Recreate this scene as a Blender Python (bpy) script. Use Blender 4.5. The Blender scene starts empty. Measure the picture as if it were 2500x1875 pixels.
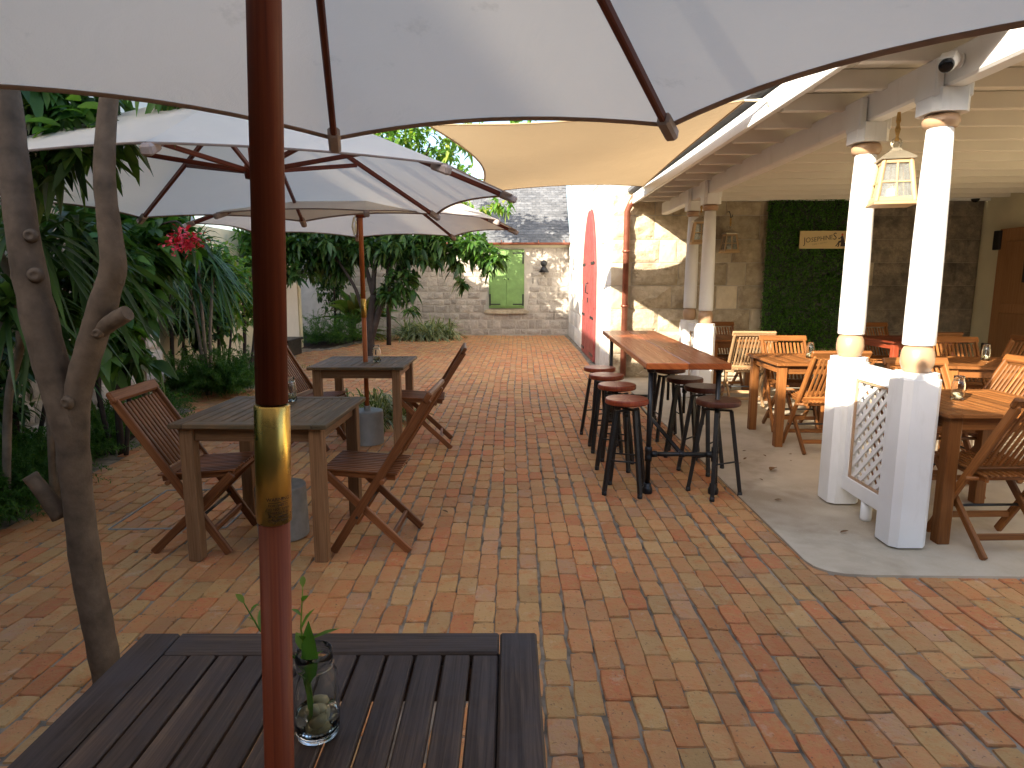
import bpy, math, random
import numpy as np
from mathutils import Vector, Matrix
random.seed(7); rng = np.random.default_rng(11)
R = math.radians
SC = bpy.context.scene
COL = SC.collection

# ------------------------------------------------------------------ camera
CAM_H = 1.45
cam_d = bpy.data.cameras.new('camera'); cam = bpy.data.objects.new('camera', cam_d); COL.objects.link(cam)
cam_d.sensor_width = 36; cam_d.lens = 22.752; cam_d.clip_start = .02; cam_d.clip_end = 3000
cam.location = (0, 0, CAM_H); cam.rotation_euler = (R(90 - 9.115), 0, R(0.43))
SC.camera = cam

# ------------------------------------------------------------------ sky, sun, exposure
SUN = Vector((.95, 1.0, -.62)).normalized()          # the way the light travels
w = bpy.data.worlds.new('World'); SC.world = w; w.use_nodes = True
nt = w.node_tree; nt.nodes.clear()
sky = nt.nodes.new('ShaderNodeTexSky'); sky.sky_type = 'NISHITA'; sky.sun_disc = False
sky.sun_elevation = math.asin(-SUN.z); sky.sun_rotation = math.atan2(-SUN.x, -SUN.y)
sky.air_density = 1.0; sky.dust_density = 2.5; sky.ozone_density = 1.0
bg = nt.nodes.new('ShaderNodeBackground'); bg.inputs['Strength'].default_value = .15
wo = nt.nodes.new('ShaderNodeOutputWorld')
nt.links.new(sky.outputs[0], bg.inputs[0]); nt.links.new(bg.outputs[0], wo.inputs[0])
sl = bpy.data.lights.new('sun', 'SUN'); sl.energy = 5.0; sl.angle = R(.5); sl.color = (1, .9, .74)
so = bpy.data.objects.new('sun', sl); COL.objects.link(so); so.rotation_euler = SUN.to_track_quat('-Z', 'Y').to_euler()
so.location = (-8, -8, 9)
vs = SC.view_settings; vs.view_transform = 'Standard'; vs.look = 'None'; vs.gamma = 1; vs.use_curve_mapping = False
vs.exposure = 1.75
SC.render.engine = 'CYCLES'
try:
    SC.cycles.max_bounces = 8; SC.cycles.diffuse_bounces = 4; SC.cycles.transmission_bounces = 8
    SC.cycles.transparent_max_bounces = 12
except Exception: pass

# ------------------------------------------------------------------ material helpers
class NT:
    def __init__(s, name):
        s.m = bpy.data.materials.new(name); s.m.use_nodes = True; s.t = s.m.node_tree; s.n = s.t.nodes; s.l = s.t.links
        s.b = s.n['Principled BSDF']; s.out = s.n['Material Output']
    def new(s, typ, **kw):
        n = s.n.new(typ)
        for k, v in kw.items():
            if k.startswith('_'): setattr(n, k[1:], v)
            else: n.inputs[k.replace('__', ' ')].default_value = v
        return n
    def link(s, a, b): s.l.new(a, b)
    def coord(s, kind='Object'): return s.new('ShaderNodeTexCoord').outputs[kind]
    def mapping(s, vec, scale=(1, 1, 1), loc=None, rot=(0, 0, 0)):
        n = s.new('ShaderNodeMapping'); n.inputs['Scale'].default_value = scale; n.inputs['Rotation'].default_value = rot
        s.link(vec, n.inputs['Vector'])
        if loc is not None: s.link(loc, n.inputs['Location'])
        return n.outputs[0]
    def noise(s, vec, scale=5, detail=4, rough=.55, dist=0):
        n = s.new('ShaderNodeTexNoise'); n.inputs['Scale'].default_value = scale; n.inputs['Detail'].default_value = detail
        n.inputs['Roughness'].default_value = rough; n.inputs['Distortion'].default_value = dist
        s.link(vec, n.inputs['Vector']); return n.outputs['Fac']
    def ramp(s, fac, stops, interp='LINEAR'):
        n = s.new('ShaderNodeValToRGB'); e = n.color_ramp.elements; n.color_ramp.interpolation = interp
        while len(e) < len(stops): e.new(.5)
        for el, (p, c) in zip(e, stops): el.position = p; el.color = (*c, 1) if len(c) == 3 else c
        s.link(fac, n.inputs[0]); return n.outputs[0]
    def mix(s, fac, a, b, mode='MIX'):
        n = s.new('ShaderNodeMix'); n.data_type = 'RGBA'; n.blend_type = mode
        for v, i in ((fac, 0), (a, 6), (b, 7)):
            if hasattr(v, 'is_output'): s.link(v, n.inputs[i])
            else: n.inputs[i].default_value = (*v, 1) if isinstance(v, tuple) and len(v) == 3 else v
        return n.outputs[2]
    def math(s, op, a, b=None):
        n = s.new('ShaderNodeMath'); n.operation = op
        for v, i in ((a, 0), (b, 1)):
            if v is None: continue
            if hasattr(v, 'is_output'): s.link(v, n.inputs[i])
            else: n.inputs[i].default_value = v
        return n.outputs[0]
    def bump(s, h, strength=.3, dist=.01):
        n = s.new('ShaderNodeBump'); n.inputs['Strength'].default_value = strength; n.inputs['Distance'].default_value = dist
        s.link(h, n.inputs['Height']); s.link(n.outputs[0], s.b.inputs['Normal']); return n
    def base(s, c):
        if hasattr(c, 'is_output'): s.link(c, s.b.inputs['Base Color'])
        else: s.b.inputs['Base Color'].default_value = (*c, 1)
    def rough(s, r):
        if hasattr(r, 'is_output'): s.link(r, s.b.inputs['Roughness'])
        else: s.b.inputs['Roughness'].default_value = r
    def rnd(s):      # one random number for each object and each loose piece
        o = s.new('ShaderNodeObjectInfo').outputs['Random']; g = s.new('ShaderNodeNewGeometry').outputs['Random Per Island']
        return s.math('FRACT', s.math('ADD', s.math('MULTIPLY', o, 7.31), s.math('MULTIPLY', g, 5.17)))
    def orand(s): return s.new('ShaderNodeObjectInfo').outputs['Random']

M = {}
def plain(name, col, rough=.5, metal=0, var=.12, nscale=9, bump=.0, spec=None):
    t = NT(name); v = t.coord()
    f = t.noise(v, nscale, 5)
    a = tuple(c * (1 - var) for c in col); b = tuple(min(1, c * (1 + var)) for c in col)
    t.base(t.ramp(f, [(.3, a), (.7, b)])); t.b.inputs['Metallic'].default_value = metal
    t.rough(t.ramp(t.noise(v, nscale * 2.3, 3), [(.3, (max(.03, rough - .08),) * 3), (.7, (min(1, rough + .08),) * 3)]))
    if bump: t.bump(t.noise(v, nscale * 6, 4), bump, .004)
    if spec is None: spec = .25 if rough > .6 else .5
    t.b.inputs['Specular IOR Level'].default_value = spec
    M[name] = t.m; return t.m

def wood(name, cols, rough=.5, coat=0, grain=(2.2, 38), bumpy=.25, age=None):
    t = NT(name); r = t.rnd()
    cmb = t.new('ShaderNodeCombineXYZ')
    t.link(t.math('MULTIPLY', r, 9.7), cmb.inputs[0]); t.link(t.math('MULTIPLY', r, 23.1), cmb.inputs[1])
    uv = t.mapping(t.coord('UV'), (1, 1, 1), cmb.outputs[0])
    g1 = t.noise(t.mapping(uv, (grain[0], grain[1], 1)), 1.0, 6, .65, 1.2)
    g2 = t.noise(t.mapping(uv, (grain[0] * .5, grain[1] * 3.2, 1)), 1.3, 3, .5)
    f = t.math('ADD', t.math('MULTIPLY', g1, .7), t.math('MULTIPLY', g2, .3))
    c = t.ramp(f, [(.3, cols[0]), (.5, cols[1]), (.7, cols[2])])
    hv = t.new('ShaderNodeHueSaturation'); t.link(c, hv.inputs['Color'])
    t.link(t.math('ADD', .72, t.math('MULTIPLY', r, .55)), hv.inputs['Value'])
    c = hv.outputs[0]
    if age:
        blot = t.noise(t.mapping(t.coord('Object'), (1, 1, 1)), 6, 5, .7)
        c = t.mix(t.ramp(blot, [(.42, (0, 0, 0)), (.66, (1, 1, 1))]), c, age)
    t.base(c)
    t.rough(t.ramp(f, [(.3, (min(1, rough + .12),) * 3), (.7, (max(.05, rough - .08),) * 3)]))
    t.b.inputs['Specular IOR Level'].default_value = .28
    if coat: t.b.inputs['Coat Weight'].default_value = coat; t.b.inputs['Coat Roughness'].default_value = .12
    t.bump(f, bumpy, .002)
    M[name] = t.m; return t.m

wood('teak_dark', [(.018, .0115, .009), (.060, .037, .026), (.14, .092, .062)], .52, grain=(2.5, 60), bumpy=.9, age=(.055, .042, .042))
wood('teak_grey', [(.064, .036, .018), (.13, .078, .038), (.20, .13, .066)], .56, bumpy=.5, age=(.085, .066, .038))
wood('teak_leg', [(.13, .062, .028), (.21, .11, .052), (.29, .165, .085)], .5)
wood('teak_chair', [(.11, .038, .014), (.20, .072, .026), (.29, .12, .045)], .42)
wood('teak_gold', [(.12, .040, .011), (.215, .080, .021), (.30, .128, .038)], .45)
wood('teak_worn', [(.20, .115, .055), (.30, .185, .095), (.38, .25, .135)], .55)
wood('bar_wood', [(.20, .045, .012), (.34, .085, .022), (.44, .14, .04)], .30, coat=.22, grain=(1.2, 22), bumpy=.08)
wood('stool_wood', [(.13, .022, .01), (.22, .04, .016), (.30, .075, .03)], .36, coat=.1, grain=(3, 30), bumpy=.1)
wood('stool_dark', [(.05, .016, .010), (.085, .026, .015), (.12, .042, .024)], .4, grain=(3, 30), bumpy=.1)
wood('pole_orange', [(.26, .065, .016), (.36, .10, .026), (.44, .14, .04)], .42, grain=(1.4, 60), bumpy=.1)
wood('mahogany', [(.085, .016, .006), (.14, .027, .009), (.195, .043, .014)], .5, coat=0, grain=(1.4, 60), bumpy=.1)
wood('rib_wood', [(.08, .018, .010), (.14, .03, .016), (.18, .045, .022)], .4, grain=(2, 50))
wood('door_wood', [(.27, .12, .045), (.37, .185, .08), (.44, .235, .105)], .5)
wood('lantern_wood', [(.33, .21, .10), (.46, .31, .16), (.54, .38, .22)], .6)
plain('iron', (.012, .012, .013), .42, .0, .3)
plain('black_pipe', (.014, .015, .017), .38, .3, .3, 14, .15)
def m_white():
    t = NT('white_paint'); pos = t.new('ShaderNodeNewGeometry').outputs['Position']
    c = t.ramp(t.noise(pos, 3, 5), [(.3, (.74, .73, .70)), (.7, (.82, .81, .79))])
    chips = t.noise(pos, 21, 6, .72); c = t.mix(t.ramp(chips, [(.70, (0, 0, 0)), (.74, (.85, .85, .85))]), c, (.38, .30, .22))
    grime = t.noise(t.mapping(pos, (6, 6, 1.2)), 1.6, 5, .65); c = t.mix(t.ramp(grime, [(.56, (0, 0, 0)), (.78, (.35, .35, .35))]), c, (.50, .46, .40))
    t.base(c); t.rough(.42); t.b.inputs['Specular IOR Level'].default_value = .35; t.bump(t.noise(pos, 40, 4), .10, .004); M['white_paint'] = t.m
m_white()
plain('ceiling_paint', (.70, .655, .58), .6, 0, .04, 3)
plain('tan_paint', (.40, .25, .145), .4, 0, .1, 6)
plain('cream', (.72, .66, .46), .8, 0, .07, 2.2, .15)
plain('white_wall', (.80, .77, .70), .85, 0, .06, 2.5, .3)
plain('green_paint', (.17, .30, .085), .55, 0, .16, 6, .1)
plain('red_paint', (.27, .058, .054), .5, 0, .25, 5)
plain('copper', (.30, .11, .07), .38, .55, .3, 7, .1)
plain('brass', (.58, .38, .10), .3, 1, .2, 9)
plain('zinc', (.30, .31, .30), .55, .25, .2, 6, .15)
plain('cement', (.27, .26, .24), .85, 0, .2, 14, .5)
plain('soil', (.045, .03, .02), .95, 0, .4, 9, .8)
plain('mortar', (.24, .195, .145), .95, 0, .65, 9, .8)
plain('lime_mortar', (.50, .45, .385), .95, 0, .14, 5, .8)
plain('bark', (.115, .082, .057), .85, 0, .35, 15, .5)
plain('bark_dark', (.045, .033, .027), .85, 0, .35, 9, .6)
plain('bark_pale', (.24, .19, .14), .85, 0, .3, 12, .6)
plain('sky_block_dark', (.13, .12, .10), .9, 0, .2, 2, .2)  # dark colour of the light-blocking box added behind the camera
plain('concrete_wall', (.58, .58, .56), .9, 0, .1, .9, .2)
plain('rope', (.45, .27, .09), .9, 0, .3, 30, .5)
plain('cord_white', (.75, .68, .50), .8, 0, .1, 20)
plain('tin', (.42, .37, .28), .35, .7, .15, 8)
plain('grey_fabric', (.34, .27, .24), .85, 0, .15, 12)
plain('sign_board', (.66, .50, .25), .6, 0, .04, 3)
plain('ink', (.035, .016, .018), .6, 0, .1)
plain('ink_faint', (.30, .22, .12), .6, 0, .1)
plain('ink_red', (.50, .06, .02), .6, 0, .1)
plain('chalk', (.35, .35, .33), .8, 0, .1)
plain('slate_board', (.014, .014, .015), .5, 0, .2)
plain('dead_leaf', (.16, .085, .035), .7, 0, .4, 30)
plain('pebble', (.46, .36, .20), .6, 0, .3, 8, .2)
plain('lens_black', (.008, .008, .009), .15, 0, .1)
plain('wax', (.85, .78, .62), .5, 0, .05)
plain('flower_red', (.70, .035, .06), .5, 0, .25, 20)
plain('flower_pink', (.72, .34, .46), .5, 0, .2, 20)
plain('brown_board', (.16, .04, .018), .45, 0, .15, 8)

def m_brick():
    t = NT('brick'); r = t.rnd(); geo = t.new('ShaderNodeNewGeometry')
    pos = geo.outputs['Position']
    tone = t.ramp(r, [(0, (.52, .225, .085)), (.16, (.54, .195, .065)), (.28, (.55, .270, .105)), (.46, (.51, .290, .110)),
                      (.62, (.54, .225, .090)), (.76, (.47, .245, .135)), (.83, (.54, .150, .052)), (.92, (.53, .31, .130))], 'CONSTANT')
    mott = t.noise(pos, 24, 8, .72)
    c = t.mix(t.ramp(mott, [(.36, (0, 0, 0)), (.66, (.75, .75, .75))]), tone, (.50, .29, .11))
    fl = t.noise(pos, 11, 6, .7)
    c = t.mix(t.ramp(fl, [(.50, (0, 0, 0)), (.66, (.7, .7, .7))]), c, (.52, .17, .045))
    dust = t.noise(pos, 6.5, 8, .75)
    c = t.mix(t.ramp(dust, [(.58, (0, 0, 0)), (.74, (.7, .7, .7))]), c, (.60, .47, .35))
    stain = t.noise(pos, 1.05, 5, .6)
    c = t.mix(t.ramp(stain, [(.54, (0, 0, 0)), (.72, (.5, .5, .5))]), c, (.27, .18, .09))
    pits = t.noise(pos, 62, 3, .6)
    c = t.mix(t.ramp(pits, [(.63, (0, 0, 0)), (.70, (.75, .75, .75))]), c, (.13, .075, .04))
    hv = t.new('ShaderNodeHueSaturation'); t.link(c, hv.inputs['Color'])
    t.link(t.math('ADD', .86, t.math('MULTIPLY', t.math('FRACT', t.math('MULTIPLY', r, 37.7)), .24)), hv.inputs['Value'])
    t.base(hv.outputs[0])
    t.rough(t.ramp(mott, [(.3, (.62,) * 3), (.7, (.85,) * 3)]))
    h = t.math('ADD', t.math('MULTIPLY', t.noise(pos, 60, 5, .7), .6), t.math('MULTIPLY', t.noise(pos, 14, 3), .6))
    t.bump(h, .9, .010); M['brick'] = t.m
m_brick()
def m_concrete():
    t = NT('concrete_floor'); pos = t.new('ShaderNodeNewGeometry').outputs['Position']
    a = t.ramp(t.noise(pos, 1.6, 6, .65), [(.3, (.36, .30, .215)), (.5, (.48, .41, .305)), (.72, (.56, .49, .38))])
    a = t.mix(t.ramp(t.noise(pos, .8, 4, .6, .6), [(.54, (0, 0, 0)), (.68, (.65, .65, .65))]), a, (.20, .14, .08))
    a = t.mix(t.ramp(t.noise(pos, 120, 2), [(.64, (0, 0, 0)), (.72, (.5, .5, .5))]), a, (.55, .5, .42))
    t.base(a); t.rough(.75); t.bump(t.noise(pos, 70, 5, .7), .35, .004); M['concrete_floor'] = t.m
m_concrete()
def m_stone(name, cols, dark, dfac=(.5, .68), bs=1.0, nscale=9):
    t = NT(name); r = t.rnd(); pos = t.new('ShaderNodeNewGeometry').outputs['Position']
    c = t.ramp(t.noise(pos, nscale, 6, .68), [(.28, cols[0]), (.5, cols[1]), (.72, cols[2])])
    c = t.mix(t.ramp(t.noise(pos, 2.3, 6, .72), [(dfac[0], (0, 0, 0)), (dfac[1], (.8, .8, .8))]), c, dark)
    hv = t.new('ShaderNodeHueSaturation'); t.link(c, hv.inputs['Color'])
    t.link(t.math('ADD', .78, t.math('MULTIPLY', r, .42)), hv.inputs['Value'])
    t.base(hv.outputs[0]); t.rough(.9)
    h = t.math('ADD', t.noise(pos, 26, 6, .7), t.math('MULTIPLY', t.noise(pos, 7, 4, .6), 1.2)); t.bump(h, .9 * bs, .02); M[name] = t.m
m_stone('rubble', [(.34, .295, .245), (.44, .39, .33), (.52, .47, .41)], (.29, .25, .21))
m_stone('ashlar', [(.33, .265, .175), (.47, .39, .27), (.57, .48, .35)], (.20, .15, .10), (.5, .70))
m_stone('ashlar_smooth', [(.46, .385, .27), (.54, .46, .33), (.60, .52, .38)], (.36, .29, .20), (.56, .8), .35)
m_stone('limewash', [(.62, .58, .51), (.75, .72, .66), (.80, .78, .74)], (.48, .46, .43), (.58, .78), .4)
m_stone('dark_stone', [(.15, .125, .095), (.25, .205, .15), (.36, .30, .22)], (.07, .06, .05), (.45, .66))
m_stone('coral', [(.50, .43, .35), (.62, .55, .47), (.70, .63, .55)], (.44, .34, .24), (.54, .72), 1.3)
m_stone('slate', [(.085, .09, .10), (.125, .13, .14), (.175, .175, .18)], (.07, .075, .085), (.5, .68), .4, 13)

def m_fabric(name, col, trans, fac, weave=260, stains=None, wave=None):
    t = NT(name); pos = t.coord('Object')
    c = t.ramp(t.noise(pos, 2.5, 4), [(.3, tuple(x * .95 for x in col)), (.7, col)])
    if stains:
        s = t.noise(pos, 3.3, 6, .7); c = t.mix(t.ramp(s, [(.60, (0, 0, 0)), (.78, (.8, .8, .8))]), c, stains)
    if wave:
        wv = t.new('ShaderNodeTexWave'); wv.inputs['Scale'].default_value = wave; wv.inputs['Distortion'].default_value = .6; wv.bands_direction = 'DIAGONAL'
        t.link(t.coord('UV'), wv.inputs['Vector']); c = t.mix(t.ramp(wv.outputs['Fac'], [(0, (0, 0, 0)), (1, (.55, .55, .55))]), c, tuple(x * .62 for x in col))
    t.base(c); t.rough(.9); t.b.inputs['Specular IOR Level'].default_value = .15
    tr = t.new('ShaderNodeBsdfTranslucent'); t.link(t.mix(.9, c, tuple(trans), 'MULTIPLY'), tr.inputs['Color'])
    mx = t.new('ShaderNodeMixShader'); mx.inputs[0].default_value = fac
    t.link(t.b.outputs[0], mx.inputs[1]); t.link(tr.outputs[0], mx.inputs[2]); t.link(mx.outputs[0], t.out.inputs[0])
    t.bump(t.math('ADD', t.math('MULTIPLY', t.noise(t.coord('Object'), weave, 2), .12), t.noise(t.coord('Object'), 5.5, 3, .5, 1.5)), .4, .02); M[name] = t.m
m_fabric('canvas', (.87, .81, .715), (1, .97, .93), .42, stains=None)
m_fabric('canvas_stained', (.87, .81, .715), (1, .97, .93), .36, stains=(.50, .46, .38))
m_fabric('sail', (.55, .41, .25), (1, .94, .82), .36, wave=40)

def m_leaf(name, cols, tr=.35, rough=.42, veg=None):
    t = NT(name); r = t.rnd()
    c = t.ramp(r, [(i / max(1, len(cols) - 1), cc) for i, cc in enumerate(cols)])
    if veg:   # pale stripe along each blade (u across the blade)
        sp = t.new('ShaderNodeSeparateXYZ'); t.link(t.coord('UV'), sp.inputs[0])
        f = t.math('ABSOLUTE', t.math('SUBTRACT', sp.outputs[0], .5)); c = t.mix(t.ramp(f, veg[0]), c, veg[1])
    t.base(c); t.rough(rough); t.b.inputs['Specular IOR Level'].default_value = .4
    trn = t.new('ShaderNodeBsdfTranslucent'); t.link(t.mix(1.0, c, (1.5, 1.6, .6), 'MULTIPLY'), trn.inputs['Color'])
    mx = t.new('ShaderNodeMixShader'); mx.inputs[0].default_value = tr
    t.link(t.b.outputs[0], mx.inputs[1]); t.link(trn.outputs[0], mx.inputs[2]); t.link(mx.outputs[0], t.out.inputs[0]); M[name] = t.m
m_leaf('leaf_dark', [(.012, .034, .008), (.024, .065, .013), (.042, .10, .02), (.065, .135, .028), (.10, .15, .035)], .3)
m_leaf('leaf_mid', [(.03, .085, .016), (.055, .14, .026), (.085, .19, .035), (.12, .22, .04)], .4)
m_leaf('leaf_bright', [(.06, .15, .025), (.10, .22, .035), (.16, .28, .05), (.26, .30, .06)], .45)
m_leaf('leaf_strap', [(.03, .075, .022), (.05, .11, .03), (.075, .15, .04)], .3)
m_leaf('leaf_fern', [(.035, .095, .014), (.055, .14, .02), (.085, .18, .028)], .4, .6)
m_leaf('leaf_striped', [(.055, .11, .035), (.08, .15, .045)], .25, .45, ([(.24, (0, 0, 0)), (.34, (.9, .9, .9))], (.50, .50, .30)))
m_leaf('leaf_bromeliad', [(.05, .12, .025), (.11, .19, .03), (.12, .05, .03), (.16, .20, .04)], .35)
m_leaf('leaf_box', [(.035, .115, .012), (.08, .22, .026), (.13, .31, .04)], .2, .5)

def m_glass():
    t = NT('glass'); t.base((.95, .98, .97)); t.rough(.02); t.b.inputs['IOR'].default_value = 1.45
    t.b.inputs['Transmission Weight'].default_value = 1.0; M['glass'] = t.m
    t = NT('pane'); t.base((.85, .88, .86)); t.rough(.05); t.b.inputs['IOR'].default_value = 1.3
    t.b.inputs['Transmission Weight'].default_value = .9; M['pane'] = t.m
    t = NT('water'); t.base((.93, .92, .78)); t.rough(.0); t.b.inputs['IOR'].default_value = 1.33
    t.b.inputs['Transmission Weight'].default_value = 1.0; M['water'] = t.m
m_glass()

# ------------------------------------------------------------------ mesh helpers
class MB:
    def __init__(s): s.v = []; s.f = []; s.uv = []; s.sm = []
    def face(s, idx, uv, smooth=False): s.f.append(tuple(idx)); s.uv.append(uv); s.sm.append(smooth)
    def cbox(s, c, half, Rm=None, k=.003, ax=None):
        """box with chamfered edges, centre c, half sizes, rotation Rm; u runs along axis ax"""
        c = Vector(c); h = list(half); k = min(k, min(h) * .6); b0 = len(s.v)
        if ax is None: ax = h.index(max(h))
        loc = []
        for sx in (-1, 1):
            for sy in (-1, 1):
                for sz in (-1, 1):
                    sg = (sx, sy, sz)
                    for a in range(3):      # vertex on the face of axis a
                        p = [sg[i] * (h[i] - (0 if i == a else k)) for i in range(3)]
                        loc.append(Vector(p))
        for p in loc: s.v.append(tuple(c + (Rm @ p if Rm else p)))
        vid = lambda sx, sy, sz, a: b0 + ((sx > 0) * 4 + (sy > 0) * 2 + (sz > 0)) * 3 + a
        def uvof(i):
            p = loc[i - b0]; o = [j for j in range(3) if j != ax]
            return (p[ax], p[o[0]] + p[o[1]] * 1.37)
        def add(ids, n):
            a, b_, c_ = (loc[i - b0] for i in ids[:3])
            if (b_ - a).cross(c_ - b_).dot(n) < 0: ids = ids[::-1]
            s.face(ids, [uvof(i) for i in ids])
        for a in range(3):
            o = [j for j in range(3) if j != a]
            for sg in (-1, 1):
                ids = []
                for q in ((-1, -1), (1, -1), (1, 1), (-1, 1)):
                    t = [0, 0, 0]; t[a] = sg; t[o[0]] = q[0]; t[o[1]] = q[1]; ids.append(vid(*t, a))
                n = Vector((0, 0, 0)); n[a] = sg; add(ids, n)
            for q in ((-1, -1), (1, -1), (1, 1), (-1, 1)):      # edges along axis a
                t0 = [0, 0, 0]; t0[a] = -1; t0[o[0]] = q[0]; t0[o[1]] = q[1]; t1 = list(t0); t1[a] = 1
                n = Vector((0, 0, 0)); n[o[0]] = q[0]; n[o[1]] = q[1]
                add([vid(*t0, o[0]), vid(*t1, o[0]), vid(*t1, o[1]), vid(*t0, o[1])], n)
        for sx in (-1, 1):
            for sy in (-1, 1):
                for sz in (-1, 1): add([vid(sx, sy, sz, a) for a in range(3)], Vector((sx, sy, sz)))
        return s
    def beam(s, p0, p1, wd, ht, up=(0, 0, 1), k=.003):
        p0 = Vector(p0); p1 = Vector(p1); x = (p1 - p0).normalized(); u = Vector(up)
        y = u.cross(x)
        if y.length < 1e-4: y = Vector((0, 1, 0)).cross(x)
        y.normalize(); z = x.cross(y)
        Rm = Matrix((x, y, z)).transposed()
        return s.cbox((p0 + p1) / 2, ((p1 - p0).length / 2, wd / 2, ht / 2), Rm, k, 0)
    def tube(s, pts, rad, n=12, cap=True, smooth=True):
        pts = [Vector(p) for p in pts]; m = len(pts); b0 = len(s.v)
        if not hasattr(rad, '__len__'): rad = [rad] * m
        L = 0; prev = None
        for i, p in enumerate(pts):
            d = (pts[min(i + 1, m - 1)] - pts[max(i - 1, 0)]).normalized()
            if prev is None:
                a = Vector((0, 0, 1)) if abs(d.z) < .9 else Vector((1, 0, 0)); x = a.cross(d).normalized()
            else: x = (prev - d * prev.dot(d)).normalized()
            prev = x; y = d.cross(x)
            for j in range(n):
                t = 2 * math.pi * j / n; s.v.append(tuple(p + (x * math.cos(t) + y * math.sin(t)) * rad[i]))
        for i in range(m - 1):
            l1 = L + (pts[i + 1] - pts[i]).length; pr = 2 * math.pi * rad[i]
            for j in range(n):
                k = (j + 1) % n
                s.face((b0 + i * n + j, b0 + i * n + k, b0 + (i + 1) * n + k, b0 + (i + 1) * n + j),
                       [(L, pr * j / n), (L, pr * (j + 1) / n), (l1, pr * (j + 1) / n), (l1, pr * j / n)], smooth)
            L = l1
        if cap:
            s.face([b0 + j for j in range(n)][::-1], [(0, 0)] * n); s.face([b0 + (m - 1) * n + j for j in range(n)], [(0, 0)] * n)
        return s
    def lathe(s, prof, c=(0, 0, 0), n=24, smooth=True, Rm=None, closed=False):
        b0 = len(s.v); c = Vector(c); m = len(prof)
        for r, z in prof:
            for j in range(n):
                t = 2 * math.pi * j / n; p = Vector((r * math.cos(t), r * math.sin(t), z)); s.v.append(tuple(c + (Rm @ p if Rm else p)))
        for i in range(m if closed else m - 1):
            i2 = (i + 1) % m
            for j in range(n):
                k = (j + 1) % n
                s.face((b0 + i * n + j, b0 + i * n + k, b0 + i2 * n + k, b0 + i2 * n + j),
                       [(prof[i][1], j * .02), (prof[i][1], j * .02 + .02), (prof[i2][1], j * .02 + .02), (prof[i2][1], j * .02)], smooth)
        if not closed:
            if prof[0][0] > 1e-5: s.face([b0 + j for j in range(n)][::-1], [(0, 0)] * n)
            if prof[-1][0] > 1e-5: s.face([b0 + (m - 1) * n + j for j in range(n)], [(0, 0)] * n)
        return s
    def prism(s, poly, o, ux, uy, depth):
        """polygon in the plane (o, ux, uy) pushed back by vector depth"""
        o = Vector(o); ux = Vector(ux); uy = Vector(uy); d = Vector(depth); b0 = len(s.v); n = len(poly)
        for a, b in poly: s.v.append(tuple(o + ux * a + uy * b))
        for a, b in poly: s.v.append(tuple(o + ux * a + uy * b + d))
        area = sum(poly[i][0] * poly[(i + 1) % n][1] - poly[(i + 1) % n][0] * poly[i][1] for i in range(n))
        flip = (ux.cross(uy).dot(d) > 0) == (area > 0)
        uv = [(b, a) for a, b in poly]
        f = list(range(b0, b0 + n)); g = list(range(b0 + n, b0 + 2 * n))
        s.face(f[::-1] if flip else f, uv[::-1] if flip else uv); s.face(g if flip else g[::-1], uv if flip else uv[::-1])
        for i in range(n):
            j = (i + 1) % n; q = (f[i], f[j], g[j], g[i]); L = math.hypot(poly[j][0] - poly[i][0], poly[j][1] - poly[i][1])
            s.face(q if flip else q[::-1], [(0, 0), (L, 0), (L, d.length), (0, d.length)])
        return s
    def mesh(s, name, mat):
        me = bpy.data.meshes.new(name); me.from_pydata(s.v, [], s.f)
        ul = me.uv_layers.new(name='UVMap'); flat = []
        for q in s.uv:
            for a in q: flat.extend(a)
        ul.data.foreach_set('uv', flat); me.polygons.foreach_set('use_smooth', s.sm)
        me.materials.append(M[mat] if isinstance(mat, str) else mat); me.update(); return me
    def build(s, name, mat, parent=None): return put(name, s.mesh(name, mat), parent)

CH = {}
def put(name, me, parent=None, loc=None, rot=None, scale=None):
    o = bpy.data.objects.new(name, me); COL.objects.link(o)
    if parent: o.parent = parent; CH.setdefault(parent.name, []).append(o)
    if loc is not None: o.location = loc
    if rot is not None: o.rotation_euler = rot
    if scale is not None: o.scale = scale
    return o
def thing(name, label, cat, loc=(0, 0, 0), rz=0, group=None):
    o = put(name, None, None, loc, (0, 0, rz)); o.empty_display_size = .1
    return tag(o, label, cat, group)
def tag(o, label, cat, group=None):
    o['label'] = label; o['category'] = cat
    if group: o['group'] = group
    return o
def struct(o): o['kind'] = 'structure'; return o
def stuff(o): o['kind'] = 'stuff'; return o
def kids(o): return CH.get(o.name, [])
def dup(root, loc, rz, label, group=None):
    r = root.copy(); COL.objects.link(r); r.location = loc; r.rotation_euler = (0, 0, rz); r['label'] = label
    if group: r['group'] = group
    for ch in kids(root):
        c = ch.copy(); COL.objects.link(c); c.parent = r
        for gch in kids(ch):
            d = gch.copy(); COL.objects.link(d); d.parent = c
    return r
def fast_mesh(name, V, Q, mat, UV=None, smooth=False):
    V = np.asarray(V, np.float32).reshape(-1, 3); Q = np.asarray(Q, np.int32); n = Q.shape[1]
    me = bpy.data.meshes.new(name); me.vertices.add(len(V)); me.vertices.foreach_set('co', V.ravel())
    me.loops.add(Q.size); me.loops.foreach_set('vertex_index', Q.ravel())
    me.polygons.add(len(Q)); me.polygons.foreach_set('loop_start', np.arange(0, Q.size, n, dtype=np.int32))
    me.polygons.foreach_set('loop_total', np.full(len(Q), n, np.int32))
    me.polygons.foreach_set('use_smooth', np.full(len(Q), smooth, bool))
    if UV is not None:
        ul = me.uv_layers.new(name='UVMap'); ul.data.foreach_set('uv', np.asarray(UV, np.float32)[Q.ravel()].ravel())
    me.materials.append(M[mat]); me.update(calc_edges=True); me.validate(); return me

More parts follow.
